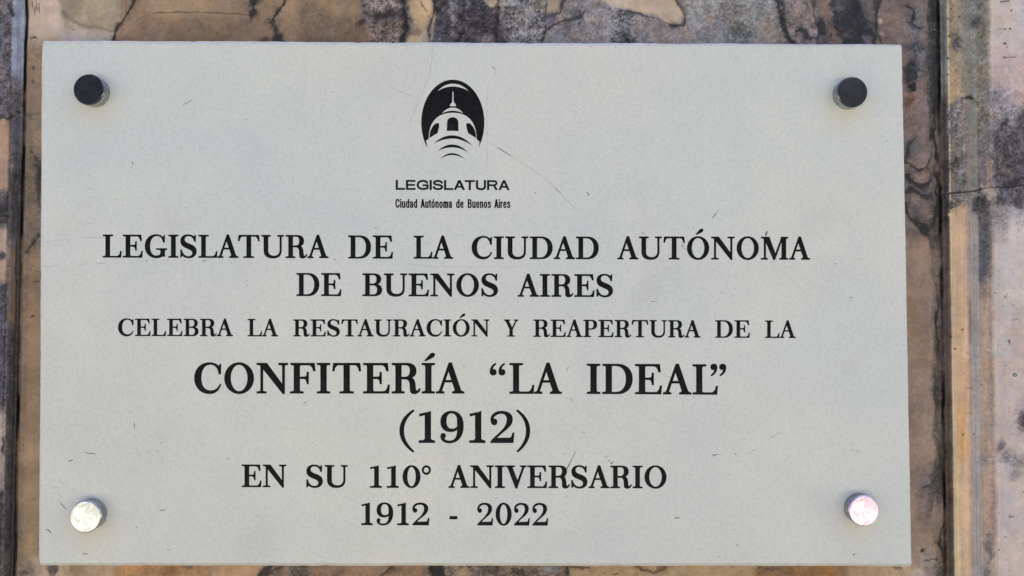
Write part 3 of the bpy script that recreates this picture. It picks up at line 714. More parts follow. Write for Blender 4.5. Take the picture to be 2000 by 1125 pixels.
def marble(x, y):
    """stone colour (linear albedo) + mottling amount at photo-pixel coordinates of the wall"""
    wx = x + 20 * fbm(x, y, 75, 2, 15) * (y < 96) + 9 * fbm(x, y, 55, 4, 1) + 7 * fbm(x, y, 13, 4, 2, .65); wy = y + 9 * fbm(x, y, 55, 4, 4) + 7 * fbm(x, y, 13, 4, 5, .65)
    vw = 1 + 2.2 * fbm(x, y, 17, 4, 12, .6)
    big = fbm(x, y, 240, 4, 8)
    col = np.empty(x.shape + (3,)); al = np.full(x.shape, 0.18)
    col[:] = srgb((138, 121, 106))
    def put(mask, c, a=None, k=1.0):
        nonlocal col, al
        mk = np.clip(mask * k, 0, 1)
        col = col * (1 - mk[..., None]) + srgb(c) * mk[..., None]
        if a is not None: al = al * (1 - mk) + a * mk
    def blob(cx, cy, rx, ry, c, a=None, k=1.0, soft=0.25, rot=0, warp=1.0):
        X = x + (wx - x) * warp; Y = y + (wy - y) * warp
        dx, dy = X - cx, Y - cy
        if rot:
            r = math.radians(rot); dx, dy = dx * math.cos(r) + dy * math.sin(r), -dx * math.sin(r) + dy * math.cos(r)
        d = np.sqrt((dx / rx) ** 2 + (dy / ry) ** 2)
        put(1 - sstep(1 - soft, 1 + soft, d), c, a, k)
    def box(x0, x1, y0, y1, c, a=None, k=1.0, s=5.0, warp=1.0):
        X = x + (wx - x) * warp; Y = y + (wy - y) * warp
        m = sstep(x0 - s, x0 + s, X) * (1 - sstep(x1 - s, x1 + s, X)) * sstep(y0 - s, y0 + s, Y) * (1 - sstep(y1 - s, y1 + s, Y))
        put(m, c, a, k)
    def vein(pl, wd, c, k=1.0, warp=0.6, a=None, soft=0.5):
        X = x + (wx - x) * warp; Y = y + (wy - y) * warp
        d = seg_d(X, Y, pl); c = tuple(v * (0.62 if sum(c) < 300 else 0.9) for v in c); wv = np.clip(wd * vw, wd * .25, wd * 2)
        put(1 - sstep(wv * 0.5 * (1 - soft), wv * 0.5 * (1 + soft) + 1.2, d), c, a, k * 0.95)
        if wd > 2.5: put(1 - sstep(0, wv * 1.6 + 6 * np.clip(vw, .3, 2), d), c, a, k * 0.42)
    # ---- general ground, also beyond the frame
    put(sstep(0.05, 0.5, big), (122, 112, 112), 0.5, 0.7)
    put(sstep(0.1, 0.5, fbm(x, y, 170, 4, 21)), (95, 90, 98), 0.8, 0.6)
    rid = 1 - np.abs(fbm(x, y, 190, 5, 25)) * 9
    far = (y < -4) | (y > 1129) | (x < -4) | (x > 2004)
    put(np.clip(rid, 0, 1) * far, (50, 48, 56), 0.4, 0.8)
    # ---- strip above the plaque, left to right
    B = 92
    box(-200, 130, -100, B, (165, 151, 137), 0.10); box(70, 118, -100, 60, (178, 160, 150), 0.08, 0.6, 10)
    box(130, 235, -100, B, (150, 138, 120), 0.12, 1, 12); blob(160, 82, 60, 26, (150, 146, 148), 0.1, 0.7, 0.5)
    vein([(128, 20), (142, 42), (170, 52), (215, 60)], 3.2, (112, 108, 96), 0.5)
    box(228, 532, -100, B, (140, 120, 100), 0.14, 1, 6)
    blob(300, 60, 60, 26, (124, 104, 92), 0.2, 0.6, 0.6); blob(420, 70, 90, 30, (118, 100, 84), 0.2, 0.7, 0.6); blob(360, 15, 70, 20, (150, 132, 110), 0.1, 0.5, 0.6)
    vein([(300, 26), (350, 24), (420, 25), (495, 30)], 1.2, (100, 82, 70), 0.7, 0.3)
    vein([(270, -20), (258, 8), (244, 32), (238, 42), (230, 48), (224, 62), (221, 90)], 3.4, (46, 34, 44), 0.95, 0.2)
    vein([(236, 46), (226, 60), (221, 90)], 5.0, (70, 52, 56), 0.5, 0.3)
    vein([(493, -20), (491, 22)], 11, (58, 56, 60), 0.9, 0.3, 0.6); vein([(489, 25), (487, 44)], 3, (84, 74, 70), 0.7, 0.3)
    box(532, 700, -100, B, (140, 120, 99), 0.14, 1, 6); blob(640, 66, 60, 34, (108, 92, 78), 0.3, 0.8, 0.5); blob(565, 18, 22, 20, (156, 134, 112), 0.1, 0.6, 0.5)
    blob(602, 48, 16, 26, (112, 94, 78), 0.3, 0.4, 0.5)
    vein([(566, -20), (548, 14), (534, 32), (531, 44), (536, 58), (552, 90)], 9, (62, 62, 68), 0.9, 0.45, 0.6)
    blob(543, 74, 13, 14, (60, 46, 56), 0.6, 0.85, 0.5); blob(515, 80, 7, 10, (84, 70, 70), 0.4, 0.7, 0.5)
    box(704, 782, 42, B, (112, 98, 92), 0.9, 0.9, 9); box(716, 784, -100, 22, (134, 122, 120), 0.8, 0.85, 9)
    blob(748, 24, 26, 9, (66, 50, 48), 0.6, 0.95, 0.5, -12); blob(712, 32, 8, 5, (70, 56, 48), 0.5, 0.8, 0.5); blob(694, 50, 9, 5, (74, 58, 50), 0.5, 0.8, 0.5, -35)
    blob(752, 42, 12, 8, (84, 66, 60), 0.8, 0.7, 0.6); blob(775, 40, 10, 5, (160, 138, 116), 0.2, 0.7, 0.4)
    box(796, 845, -100, B, (168, 150, 126), 0.12, 1, 4); box(826, 848, 40, B, (140, 132, 126), 0.2, 0.7, 6); blob(808, 60, 12, 8, (100, 70, 62), 0.3, 0.5, 0.5)
    vein([(823, -10), (824, 10), (832, 22)], 1.6, (130, 88, 80), 0.7, 0.3)
    vein([(789, -20), (788, 20), (789, 40), (786, 60), (786, 90)], 7.5, (46, 46, 54), 0.95, 0.4, 0.5)
    box(846, 975, -100, B, (84, 77, 84), 1.0, 1, 4); box(880, 900, -10, 70, (122, 116, 122), 0.7, 0.8, 6); blob(862, 46, 14, 30, (62, 58, 68), 1.0, 0.7, 0.5)
    box(908, 972, 15, B, (72, 60, 68), 1.0, 0.7, 8); blob(966, 6, 7, 11, (160, 150, 132), 0.2, 0.9, 0.3); blob(947, 76, 8, 14, (132, 122, 114), 0.3, 0.85, 0.4, 15)
    blob(870, 72, 18, 12, (64, 66, 78), 1.0, 0.6, 0.5)
    vein([(846, -20), (848, 18), (838, 44), (836, 60), (840, 90)], 5, (44, 42, 50), 0.8, 0.5); vein([(980, -20), (970, 40), (962, 90)], 3.6, (40, 38, 46), 0.85, 0.4)
    box(976, 1075, -100, B, (116, 113, 117), 0.95, 1, 5); blob(1052, 12, 14, 10, (118, 110, 96), 0.6, 0.7, 0.5)
    box(1075, 1340, -100, B, (126, 122, 124), 0.45, 1, 6)
    blob(1083, 0, 17, 30, (152, 138, 124), 0.1, 0.95, 0.2); vein([(1066, -10), (1068, 20), (1070, 34), (1080, 32), (1096, 26), (1102, -10)], 4, (84, 78, 90), 0.75, 0.4)
    blob(1085, 42, 12, 9, (112, 100, 128), 0.5, 0.5, 0.6); vein([(1142, 22), (1122, 38), (1104, 42), (1086, 50), (1074, 60)], 2.6, (66, 62, 76), 0.75, 0.5)
    vein([(1070, 30), (1070, 60), (1062, 90)], 2.5, (64, 60, 66), 0.6, 0.6)
    box(1188, 1240, 20, B, (106, 104, 110), 1.0, 0.9, 8); blob(1222, 70, 14, 16, (70, 72, 86), 1.0, 0.8, 0.5); blob(1146, 46, 12, 10, (134, 124, 112), 0.8, 0.6, 0.5)
    blob(1236, -6, 100, 27, (166, 152, 138), 0.08, 1, 0.12, 14, 0.5); blob(1310, 22, 26, 24, (164, 150, 134), 0.08, 1, 0.2, 30, 0.5)
    vein([(1212, 20), (1250, 27), (1288, 38), (1312, 48), (1326, 50)], 2.4, (78, 74, 84), 0.8, 0.3); vein([(1322, 0), (1336, 24), (1338, 46)], 3.4, (70, 72, 84), 0.75, 0.3)
    vein([(1350, -10), (1344, 20), (1336, 50), (1310, 50)], 2.6, (86, 90, 104), 0.7, 0.3)
    box(1344, 1512, -100, B, (124, 126, 128), 0.5, 1, 6); blob(1400, 60, 45, 30, (112, 108, 114), 0.5, 0.6, 0.6); blob(1383, 36, 6, 4, (146, 98, 100), 0.3, 0.8, 0.6)
    blob(1362, 34, 16, 22, (138, 142, 150), 0.3, 0.6, 0.6); blob(1445, 58, 24, 16, (96, 92, 84), 0.7, 0.7, 0.6); blob(1470, 76, 24, 10, (88, 92, 100), 0.9, 0.7, 0.6); blob(1425, 20, 30, 16, (110, 106, 104), 0.6, 0.5, 0.6)
    vein([(1365, 48), (1382, 38), (1395, 34)], 1.4, (148, 142, 140), 0.6, 0.2)
    box(1512, 1592, -100, B, (122, 112, 112), 0.5, 1, 5); blob(1500, 60, 22, 34, (132, 122, 116), 0.3, 0.8, 0.4); blob(1574, 46, 16, 22, (136, 122, 126), 0.5, 0.6, 0.5)
    vein([(1512, -20), (1520, 14), (1526, 34), (1533, 56), (1546, 92)], 10, (32, 44, 50), 0.95, 0.35)
    vein([(1548, 62), (1560, 56), (1570, 72), (1592, 74)], 6, (46, 54, 62), 0.85, 0.6); vein([(1584, -5), (1582, 24), (1590, 50)], 8, (52, 66, 72), 0.7, 0.6)
    box(1588, 1712, -100, B, (37, 40, 54), 0.7, 1, 5); blob(1594, 18, 9, 16, (104, 112, 116), 0.6, 0.8, 0.4); blob(1636, 12, 12, 22, (90, 92, 100), 0.7, 0.5, 0.6, 40)
    vein([(1608, 2), (1614, 24), (1618, 46), (1626, 66), (1632, 92)], 16, (136, 118, 114), 0.95, 0.35, 0.2); blob(1600, 76, 10, 9, (96, 86, 92), 0.5, 0.8, 0.4)
    vein([(1682, -10), (1688, 20), (1700, 34), (1708, 62), (1722, 80)], 15, (112, 108, 108), 0.9, 0.6, 0.4); blob(1686, 80, 14, 9, (102, 94, 102), 0.4, 0.9, 0.3, 25)
    blob(1650, 50, 30, 14, (44, 42, 58), 0.8, 0.7, 0.5)
    # ---- strip right of the plaque
    box(1716, 1836, -100, 480, (118, 105, 101), 0.3, 1, 6); blob(1722, 40, 9, 6, (162, 152, 144), 0.1, 0.95, 0.3); blob(1728, 68, 7, 4, (150, 138, 132), 0.1, 0.9, 0.3); vein([(1730, 56), (1768, 54)], 1.6, (146, 134, 128), 0.6, 0.4)
    vein([(1726, -20), (1714, 12), (1710, 40), (1712, 70), (1728, 92)], 4, (48, 50, 60), 0.85, 0.4)
    blob(1790, 45, 10, 40, (98, 102, 112), 0.7, 0.8, 0.5); vein([(1772, 15), (1786, 20), (1784, 45), (1796, 60)], 3, (44, 46, 58), 0.8, 0.8)
    blob(1784, 100, 14, 16, (70, 72, 88), 0.8, 0.85, 0.5); blob(1776, 140, 14, 26, (40, 42, 58), 0.6, 0.95, 0.4); blob(1779, 172, 6, 9, (22, 22, 28), 0.3, 1, 0.3)
    blob(1792, 128, 8, 34, (96, 102, 114), 0.7, 0.7, 0.5); blob(1776, 198, 8, 14, (104, 66, 62), 0.4, 0.7, 0.5); blob(1782, 286, 14, 16, (84, 90, 98), 0.4, 0.7, 0.5)
    vein([(1770, 305), (1776, 280), (1788, 268)], 3, (44, 50, 64), 0.7, 0.5)
    vein([(1766, 312), (1784, 322), (1792, 332), (1812, 320), (1820, 300)], 5, (40, 44, 58), 0.85, 0.8); vein([(1768, 340), (1780, 358), (1796, 368), (1812, 360), (1818, 352)], 9, (34, 40, 54), 0.95, 0.7, 0.5)
    vein([(1774, 372), (1790, 380), (1808, 390), (1820, 388)], 6, (46, 52, 68), 0.85, 0.8, 0.6); blob(1806, 345, 10, 12, (122, 100, 94), 0.3, 0.6, 0.5); blob(1795, 420, 14, 22, (112, 106, 106), 0.2, 0.7, 0.5)
    vein([(1770, 398), (1776, 424), (1790, 440), (1806, 450), (1820, 466), (1822, 490)], 8, (32, 38, 48), 0.95, 0.5, 0.4); vein([(1790, 432), (1806, 440), (1816, 450)], 3, (30, 34, 42), 0.9, 0.5)
    box(1700, 1838, 462, 1300, (134, 117, 107), 0.16, 1, 7); box(1785, 1803, 470, 900, (142, 122, 106), 0.14, 0.6, 8); box(1700, 1795, 700, 960, (128, 112, 106), 0.14, 0.6, 20)
    blob(1805, 960, 16, 60, (122, 108, 108), 0.3, 0.7, 0.6); blob(1815, 1110, 22, 40, (126, 120, 120), 0.3, 0.8, 0.5); blob(1822, 945, 9, 34, (78, 74, 72), 0.6, 0.85, 0.5); blob(1815, 985, 5, 26, (84, 82, 78), 0.5, 0.7, 0.5)
    vein([(1806, 950), (1822, 942), (1832, 930)], 2.6, (60, 56, 54), 0.8, 0.7); blob(1804, 1074, 4.5, 4, (44, 34, 32), 0.3, 0.95, 0.35, -40); vein([(1806, 1094), (1818, 1090), (1830, 1092)], 2.2, (62, 56, 54), 0.8, 0.8)
    blob(1795, 755, 3, 2.6, (160, 146, 136), 0.1, 0.7, 0.5)
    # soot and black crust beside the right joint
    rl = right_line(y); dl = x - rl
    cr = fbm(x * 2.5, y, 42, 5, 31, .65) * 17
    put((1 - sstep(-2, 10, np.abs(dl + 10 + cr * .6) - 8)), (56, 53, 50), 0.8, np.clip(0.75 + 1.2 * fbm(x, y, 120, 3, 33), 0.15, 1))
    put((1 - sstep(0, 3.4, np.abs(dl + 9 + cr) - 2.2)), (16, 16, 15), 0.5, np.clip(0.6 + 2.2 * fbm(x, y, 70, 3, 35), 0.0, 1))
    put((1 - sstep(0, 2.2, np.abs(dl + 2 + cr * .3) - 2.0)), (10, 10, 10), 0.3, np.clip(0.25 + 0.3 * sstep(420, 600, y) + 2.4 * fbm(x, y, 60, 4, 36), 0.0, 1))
    # ---- right moulding and slab
    st = x - rl                                                       # distance from the joint
    mo = sstep(1.5, 3.5, st)
    ly = y
    stripes = fbm(x * 9, y * 0.25, 26, 3, 41)
    def mput(a, b, y0, y1, c, al_=0.2, k=1.0, s=2.0, sy=14):
        Y = ly + 34 * fbm(x, y, 34, 5, 44, .65)
        m = mo * sstep(a - s, a + s, st) * (1 - sstep(b - s, b + s, st)) * sstep(y0 - sy, y0 + sy, Y) * (1 - sstep(y1 - sy, y1 + sy, Y))
        put(m, c, al_, k)
    E_ = 2500; N_ = -900
    Y9 = 0
    mput(-9, 17, N_, 200, (128, 132, 132), 0.25); mput(-9, 17, 170, 430, (92, 90, 90), 0.5); mput(-9, 17, 420, E_, (112, 102, 98), 0.3); mput(8, 15, 560, 760, (134, 120, 112), 0.2, 0.6); mput(8, 14, 780, E_, (120, 112, 98), 0.3, 0.8)
    mput(17, 52, N_, 195, (146, 132, 112), 0.3); mput(17, 52, 190, 400, (114, 108, 106), 0.6); mput(17, 52, 398, E_, (176, 153, 130), 0.08)
    mput(17, 19, 0, E_, (205, 192, 168), 0.1, 0.6, 1); mput(17, 26, 400, E_, (182, 166, 142), 0.1, 0.6, 2); mput(26, 44, 800, 905, (182, 146, 104), 0.1, 0.85, 5, 30); mput(17, 30, 900, E_, (186, 170, 138), 0.1, 0.7); mput(28, 48, 640, 790, (182, 158, 130), 0.1, 0.6, 5, 30)  # narrow pale strip is a highlight painted on the fillet's left edge
    mput(30, 50, 700, 790, (170, 140, 122), 0.1, 0.6, 5, 20)
    mput(44, 56, N_, 190, (118, 118, 112), 0.3, 0.9, 4); mput(48, 60, 400, E_, (150, 134, 128), 0.15, 0.9, 3); mput(50, 57, 600, 660, (104, 98, 100), 0.3, 0.7, 2)
    mput(57, 72, N_, 420, (126, 128, 124), 0.3); mput(57, 72, 410, E_, (152, 149, 150), 0.12); mput(59, 62, N_, E_, (120, 118, 118), 0.2, 0.5, 1)
    mput(72, 104, N_, 200, (118, 114, 106), 0.45); mput(72, 104, 190, 300, (112, 108, 100), 0.6); mput(72, 90, 280, 560, (104, 101, 108), 0.5, 0.9, 5)
    mput(72, 106, 560, E_, (156, 140, 130), 0.2, 1, 4, 50); mput(88, 104, 620, 1060, (142, 122, 110), 0.25, 0.6, 5, 50); mput(90, 104, 950, 1060, (128, 110, 112), 0.3, 0.6, 4, 30)
    mput(100, 2000, N_, E_, (172, 165, 164), 0.08, 1, 6); mput(100, 260, 90, 200, (168, 150, 150), 0.2, 0.7, 10, 26)
    mput(100, 2000, 195, 425, (80, 72, 84), 0.9, 0.94, 10, 34); mput(112, 2000, 420, 640, (176, 170, 170), 0.08, 0.5, 14, 40); mput(104, 170, 760, 1200, (172, 160, 156), 0.08, 0.5, 12, 60); mput(100, 150, 190, 240, (140, 130, 138), 0.6, 0.7, 9, 20)
    mput(96, 128, 400, 470, (112, 108, 114), 0.6, 0.5, 8, 20); mput(74, 96, 378, 530, (82, 80, 92), 0.6, 0.75, 6, 20); blob(1916, 405, 14, 16, (60, 58, 64), 0.9, 0.8 , 0.5)
    blob(1924, 520, 6, 34, (84, 88, 104), 0.4, 0.75, 0.6)
    blob(1932, 374, 14, 15, (158, 150, 146), 0.3, 0.8, 0.4); blob(1976, 355, 16, 8, (38, 36, 44), 0.8, 0.85, 0.5, -12); blob(1962, 380, 6, 7, (96, 106, 124), 0.5, 0.7, 0.5)
    blob(1995, 395, 10, 12, (50, 52, 70), 0.6, 0.8, 0.5)
    mput(110, 2000, 640, 760, (172, 154, 147), 0.12, 0.7, 10, 24); blob(1960, 680, 22, 20, (160, 164, 166), 0.2, 0.5, 0.6)
    blob(1983, 731, 8, 6.5, (190, 184, 172), 0.1, 0.9, 0.2, 10, 0.3); blob(1983, 731, 5.6, 4.4, (112, 112, 108), 0.6, 0.95, 0.2, 10, 0.3)
    blob(2004, 822, 24, 40, (120, 112, 126), 0.5, 0.6, 0.8); blob(2002, 820, 12, 20, (84, 66, 82), 0.8, 0.85, 0.6); blob(1978, 893, 44, 14, (108, 110, 122), 0.7, 0.75, 0.9); blob(1952, 868, 7, 14, (70, 74, 84), 0.5, 0.7, 0.8, 40); blob(1984, 925, 12, 10, (112, 114, 126), 0.5, 0.6, 0.6)
    blob(1932, 1070, 8, 26, (88, 94, 106), 0.5, 0.75, 0.6); blob(1924, 1120, 5, 16, (92, 96, 110), 0.5, 0.6, 0.6); blob(1970, 560, 26, 36, (170, 168, 168), 0.1, 0.6, 0.6)
    blob(1868, 80, 16, 20, (76, 76, 76), 0.9, 0.85, 0.5); blob(1866, 60, 12, 8, (100, 98, 88), 0.6, 0.7, 0.5); blob(1908, 42, 9, 12, (80, 76, 78), 0.7, 0.7, 0.6); blob(1910, 8, 10, 8, (86, 88, 86), 0.7, 0.7, 0.6)
    blob(1856, 402, 11, 12, (96, 96, 94), 0.9, 0.8, 0.35); blob(1857, 412, 7, 9, (176, 164, 138), 0.2, 0.9, 0.3)
    blob(1890, 189, 10, 4, (32, 30, 28), 0.5, 0.95, 0.4, -22); blob(1858, 240, 14, 30, (100, 94, 98), 0.9, 0.8, 0.5); blob(1868, 320, 18, 12, (84, 80, 84), 0.9, 0.6, 0.6, -20)
    for (cx, cy, r) in ((1853, 115, 3), (1852, 145, 2.6), (1850, 36, 2.6), (1852, 70, 2.8), (1858, 17, 2), (1874, 33, 2.4), (1858, 657, 3), (1880, 644, 2.4), (1866, 681, 2.6), (1860, 957, 2.8),
                        (1976, 20, 2.6), (1978, 55, 2.8), (1967, 56, 2.2), (1965, 84, 4), (1968, 92, 2), (1964, 1050, 2.0), (1951, 1074, 1.6), (1900, 20, 2), (1914, 64, 2.4), (1902, 152, 2)):
        blob(cx, cy, r, r * .75, (64, 60, 56), 0.3, 0.85, 0.35, 0, 0.3)
    vein([(1971, 664), (1972, 672)], 1.6, (40, 40, 40), 0.9, 0.1); vein([(1960, 112), (1984, 111)], 1.2, (100, 90, 90), 0.8, 0.2); vein([(1955, 3), (1972, 1)], 1.2, (90, 84, 84), 0.8, 0.2); vein([(1952, 56), (1966, 56)], 1.0, (110, 102, 100), 0.8, 0.2)
    # the hairline crack across the moulding
    vein([(1835, 384), (1846, 379), (1858, 377), (1884, 375.5), (1905, 373.5), (1918, 369), (1936, 366), (1962, 365.5), (2010, 361)], 1.7, (30, 26, 26), 0.95, 0.12, None, 0.3)
    # ---- strip left of the plaque
    lf = x - left_line(y)
    pl_ = sstep(0, 3, lf) * (x < 120)
    def lput(a, b, y0, y1, c, al_=0.2, k=1.0, s=2.5, sy=12, side=0):
        Y = ly + 9 * fbm(x, y, 40, 3, 54)
        m = sstep(a - s, a + s, lf) * (1 - sstep(b - s, b + s, lf)) * sstep(y0 - sy, y0 + sy, Y) * (1 - sstep(y1 - sy, y1 + sy, Y))
        put(m, c, al_, k)
    lput(0, 70, 90, 310, (138, 122, 104), 0.15, 1, 3, 30); lput(0, 70, 300, 520, (122, 110, 99), 0.3, 1, 3, 20); lput(0, 70, 480, 1092, (142, 121, 99), 0.14, 1, 3, 30)
    lput(10, 70, 540, 700, (150, 126, 104), 0.1, 0.6, 6, 40); lput(0, 16, 200, 1300, (118, 104, 92), 0.3, 0.6, 5, 30); lput(15, 60, 840, 1000, (150, 128, 106), 0.1, 0.5, 8, 40)
    vein([(60, 296), (68, 305), (76, 318), (74, 330), (80, 345)], 3, (70, 60, 58), 0.8, 0.8); blob(73, 322, 7, 8, (84, 76, 78), 0.6, 0.7, 0.5); vein([(78, 330), (76, 360), (79, 400)], 6, (84, 78, 78), 0.7, 0.8)
    vein([(52, 494), (60, 486), (68, 470), (78, 462)], 3, (80, 70, 68), 0.8, 0.7); vein([(64, 476), (72, 470), (74, 458)], 5, (78, 70, 70), 0.7, 0.7); vein([(50, 225), (80, 222)], 1.3, (96, 80, 70), 0.6, 0.3)
    vein([(68, 552), (78, 550)], 1.6, (96, 78, 66), 0.8, 0.3); vein([(58, 620), (65, 617)], 2.2, (80, 60, 56), 0.8, 0.2); blob(61, 134, 3, 4, (60, 52, 50), 0.4, 0.8, 0.4); blob(66, 75, 2.5, 3.5, (70, 60, 56), 0.4, 0.8, 0.4); blob(58, 162, 2, 3, (60, 52, 50), 0.4, 0.8, 0.4)
    for xx, a0, a1 in ((63, 2, 14), (72, 0, 20), (77, 6, 24), (68, 14, 30)):
        vein([(xx, a0), (xx + 1, a1)], 1.2, (96, 84, 76), 0.8, 0.2)
    lput(-90, -1, N_, E_, (106, 98, 108), 0.7, 1, 1.5)
    lput(-28, -1, N_, 170, (134, 142, 158), 0.2, 1, 2.5, 30); lput(-28, -1, 170, 330, (98, 96, 104), 0.4, 1, 2.5, 30); lput(-28, -1, 330, 470, (84, 82, 88), 0.5, 1, 2.5, 20)  # bluish sky light on the upper bevel, painted into the stone colour
    lput(-24, -6, 480, 640, (124, 108, 98), 0.15, 1, 2, 14); lput(-24, -1, 640, E_, (82, 79, 84), 0.6, 1, 2.5, 14); lput(-8, -1, 300, E_, (50, 48, 52), 0.7, 0.8, 2, 40)
    lput(-80, -28, 236, 370, (158, 134, 116), 0.15, 1, 2, 8); lput(-80, -28, 372, 445, (70, 66, 76), 0.9, 1, 2, 10); lput(-80, -28, 445, 555, (150, 134, 124), 0.2, 1, 2, 10)
    lput(-80, -26, 556, 800, (84, 80, 98), 0.9, 1, 2, 12); lput(-80, -24, 800, 960, (150, 140, 136), 0.3, 1, 2, 14); lput(-80, -24, 960, E_, (86, 82, 86), 0.8, 1, 2, 14)
    blob(4, 505, 7, 10, (64, 64, 78), 0.8, 0.8, 0.4); vein([(-10, 228), (14, 232), (22, 226)], 5, (60, 54, 62), 0.85, 0.6); vein([(14, 8), (16, 20), (20, 30)], 4, (64, 58, 62), 0.8, 0.5)
    blob(29, 217, 3, 4, (36, 34, 38), 0.4, 0.9, 0.3); blob(10, 175, 14, 34, (84, 76, 88), 1.0, 0.8, 0.5); blob(8, 90, 12, 30, (92, 84, 96), 1.0, 0.6, 0.5); blob(4, 870, 4, 14, (50, 48, 52), 0.6, 0.8, 0.5)
    put((1 - sstep(0, 2.6, np.abs(lf - 1 + 2.5 * fbm(x, y, 40, 3, 61)) - 1.7)), (22, 21, 22), 0.3, np.clip(0.45 + 1.8 * fbm(x, y, 60, 4, 62), 0.0, 1))
    put((1 - sstep(0, 2, np.abs(lf + 9 + 2.5 * fbm(x, y, 50, 3, 63)) - 0.8)), (34, 32, 34), 0.5, 0.8 * sstep(380, 520, y))
    # ---- strip below the plaque
    A = 1094; Z = 1165
    box(60, 225, A, Z, (162, 143, 127), 0.12, 1, 8); blob(100, 1114, 11, 14, (86, 66, 76), 0.6, 0.85, 0.4); blob(46, 1122, 5, 4, (60, 48, 46), 0.4, 0.7, 0.4)
    box(228, 410, A, Z, (158, 128, 100), 0.25, 1, 5); blob(262, 1116, 16, 8, (176, 136, 98), 0.2, 0.6, 0.5); blob(372, 1110, 10, 5, (88, 84, 84), 0.6, 0.8, 0.5); blob(330, 1118, 26, 7, (140, 108, 82), 0.3, 0.6, 0.5)
    box(410, 515, A, Z, (164, 140, 120), 0.12, 1, 8); vein([(508, 1126), (520, 1112), (535, 1104)], 8, (66, 60, 64), 0.85, 0.5, 0.5); vein([(522, 1124), (540, 1112), (552, 1104)], 5, (90, 78, 76), 0.8, 0.5, 0.5)
    box(566, 600, A, Z, (92, 86, 86), 0.8, 0.9, 4); box(600, 832, A, Z, (136, 115, 99), 0.25, 1, 6); blob(720, 1116, 22, 9, (150, 126, 112), 0.2, 0.7, 0.5); blob(662, 1118, 14, 8, (112, 92, 78), 0.5, 0.6, 0.5); blob(770, 1112, 12, 8, (112, 96, 88), 0.4, 0.7, 0.5); vein([(748, 1125), (766, 1108)], 3, (84, 72, 70), 0.7, 0.6)
    box(835, 866, A, Z, (44, 50, 54), 0.8, 1, 3); box(868, 1112, A, Z, (120, 104, 96), 0.7, 1, 4); blob(905, 1118, 18, 7, (150, 134, 114), 0.2, 0.8, 0.4); blob(950, 1114, 26, 8, (88, 76, 84), 0.7, 0.8, 0.5); blob(1070, 1112, 16, 9, (120, 122, 134), 0.4, 0.8, 0.5)
    blob(1020, 1116, 22, 8, (92, 80, 80), 0.9, 0.7, 0.5); vein([(1106, 1100), (1110, 1112), (1104, 1126)], 4, (70, 66, 70), 0.8, 0.5)
    box(1113, 1480, A, Z, (158, 139, 116), 0.12, 1, 5); vein([(1240, 1104), (1254, 1114), (1278, 1118), (1296, 1112), (1310, 1104)], 3.4, (120, 92, 62), 0.8, 0.5); blob(1296, 1112, 14, 5, (112, 84, 58), 0.5, 0.8, 0.4); vein([(1116, 1106), (1148, 1108)], 3, (110, 88, 66), 0.8, 0.4)
    blob(1180, 1113, 3, 2, (90, 70, 58), 0.4, 0.8, 0.4); blob(1205, 1115, 3, 2, (84, 60, 52), 0.4, 0.8, 0.4)
    box(1480, 1655, A, Z, (146, 116, 86), 0.3, 1, 8); blob(1505, 1112, 18, 8, (120, 100, 92), 0.6, 0.7, 0.5); blob(1615, 1114, 26, 9, (150, 108, 68), 0.25, 0.7, 0.5); box(1660, 1780, A, Z, (158, 138, 118), 0.15, 1, 8)
    blob(1752, 1110, 12, 4, (84, 74, 66), 0.6, 0.8, 0.5); blob(1792, 1120, 16, 12, (168, 156, 150), 0.12, 0.7, 0.5)
    # veil of fine variation everywhere
    al = np.clip(al, 0, 1)
    col = col * (1 + np.where(x - right_line(y) > 15, 0.12, 0.30) * fbm(x, y, 46, 5, 70, .55) + (0.05 + 0.75 * al) * fbm(x, y, 15, 4, 71, .65) + (0.02 + 1.35 * al ** 1.3) * fbm(x, y, 4.2, 3, 72, .7))[..., None]
    hue = fbm(x, y, 38, 4, 91, .6) * (0.07 + 0.14 * al)
    col = col * np.stack([1 + hue, 1 + hue * .12, 1 - hue * 1.1], -1)
    rg = np.abs(fbm(x + 4 * fbm(x, y, 9, 3, 96), y, 30, 4, 95, .6))
    col = col * (1 - (0.10 + 0.5 * al) * np.clip(1 - rg / 0.035, 0, 1) * sstep(-.1, .25, fbm(x, y, 90, 3, 97)))[..., None]
    rg2 = np.abs(fbm(x + 3 * fbm(x, y, 7, 3, 99), y, 21, 4, 98, .6))
    col = col + (0.02 + 0.10 * al)[..., None] * (np.clip(1 - rg2 / 0.04, 0, 1) * sstep(0, .3, fbm(x, y, 60, 3, 100)))[..., None]
    pk = np.clip((fbm(x, y, 7, 2, 101) - 0.68) * 9, 0, 1) * sstep(-.1, .3, fbm(x, y, 70, 3, 103))
    col = col * (1 - 0.5 * pk)[..., None]
    # vertical saw marks on the mouldings and crystalline speckle in the mottled stone
    sm = (st > 2) & (st < 106)
    col = col * (1 + np.where(sm, 0.09, 0.0) * stripes * 1.6 + np.where((lf < 0), 0.10, 0.03) * fbm(x * 9, y * .3, 24, 3, 74) * 1.6)[..., None]
    al = np.clip(al + 0.10 * np.clip(fbm(x, y, 80, 3, 77), 0, 1), 0, 1)
    g_ = col.mean(-1, keepdims=True)
    col = g_ + (col - g_) * np.where(al > .5, 0.80, 1.12)[..., None]
    col = col * (np.clip(g_, 0, .4) / 0.2) ** 0.32 * np.array([1.02, 0.99, 0.985])
    return np.clip(col * 1.06, 0.003, 0.85), al

def relief(x, y, al):
    return -(0.00022 * fbm(x, y, 16, 3, 81) + 0.00035 * al * fbm(x, y, 7, 4, 83) * (al > 0.4))

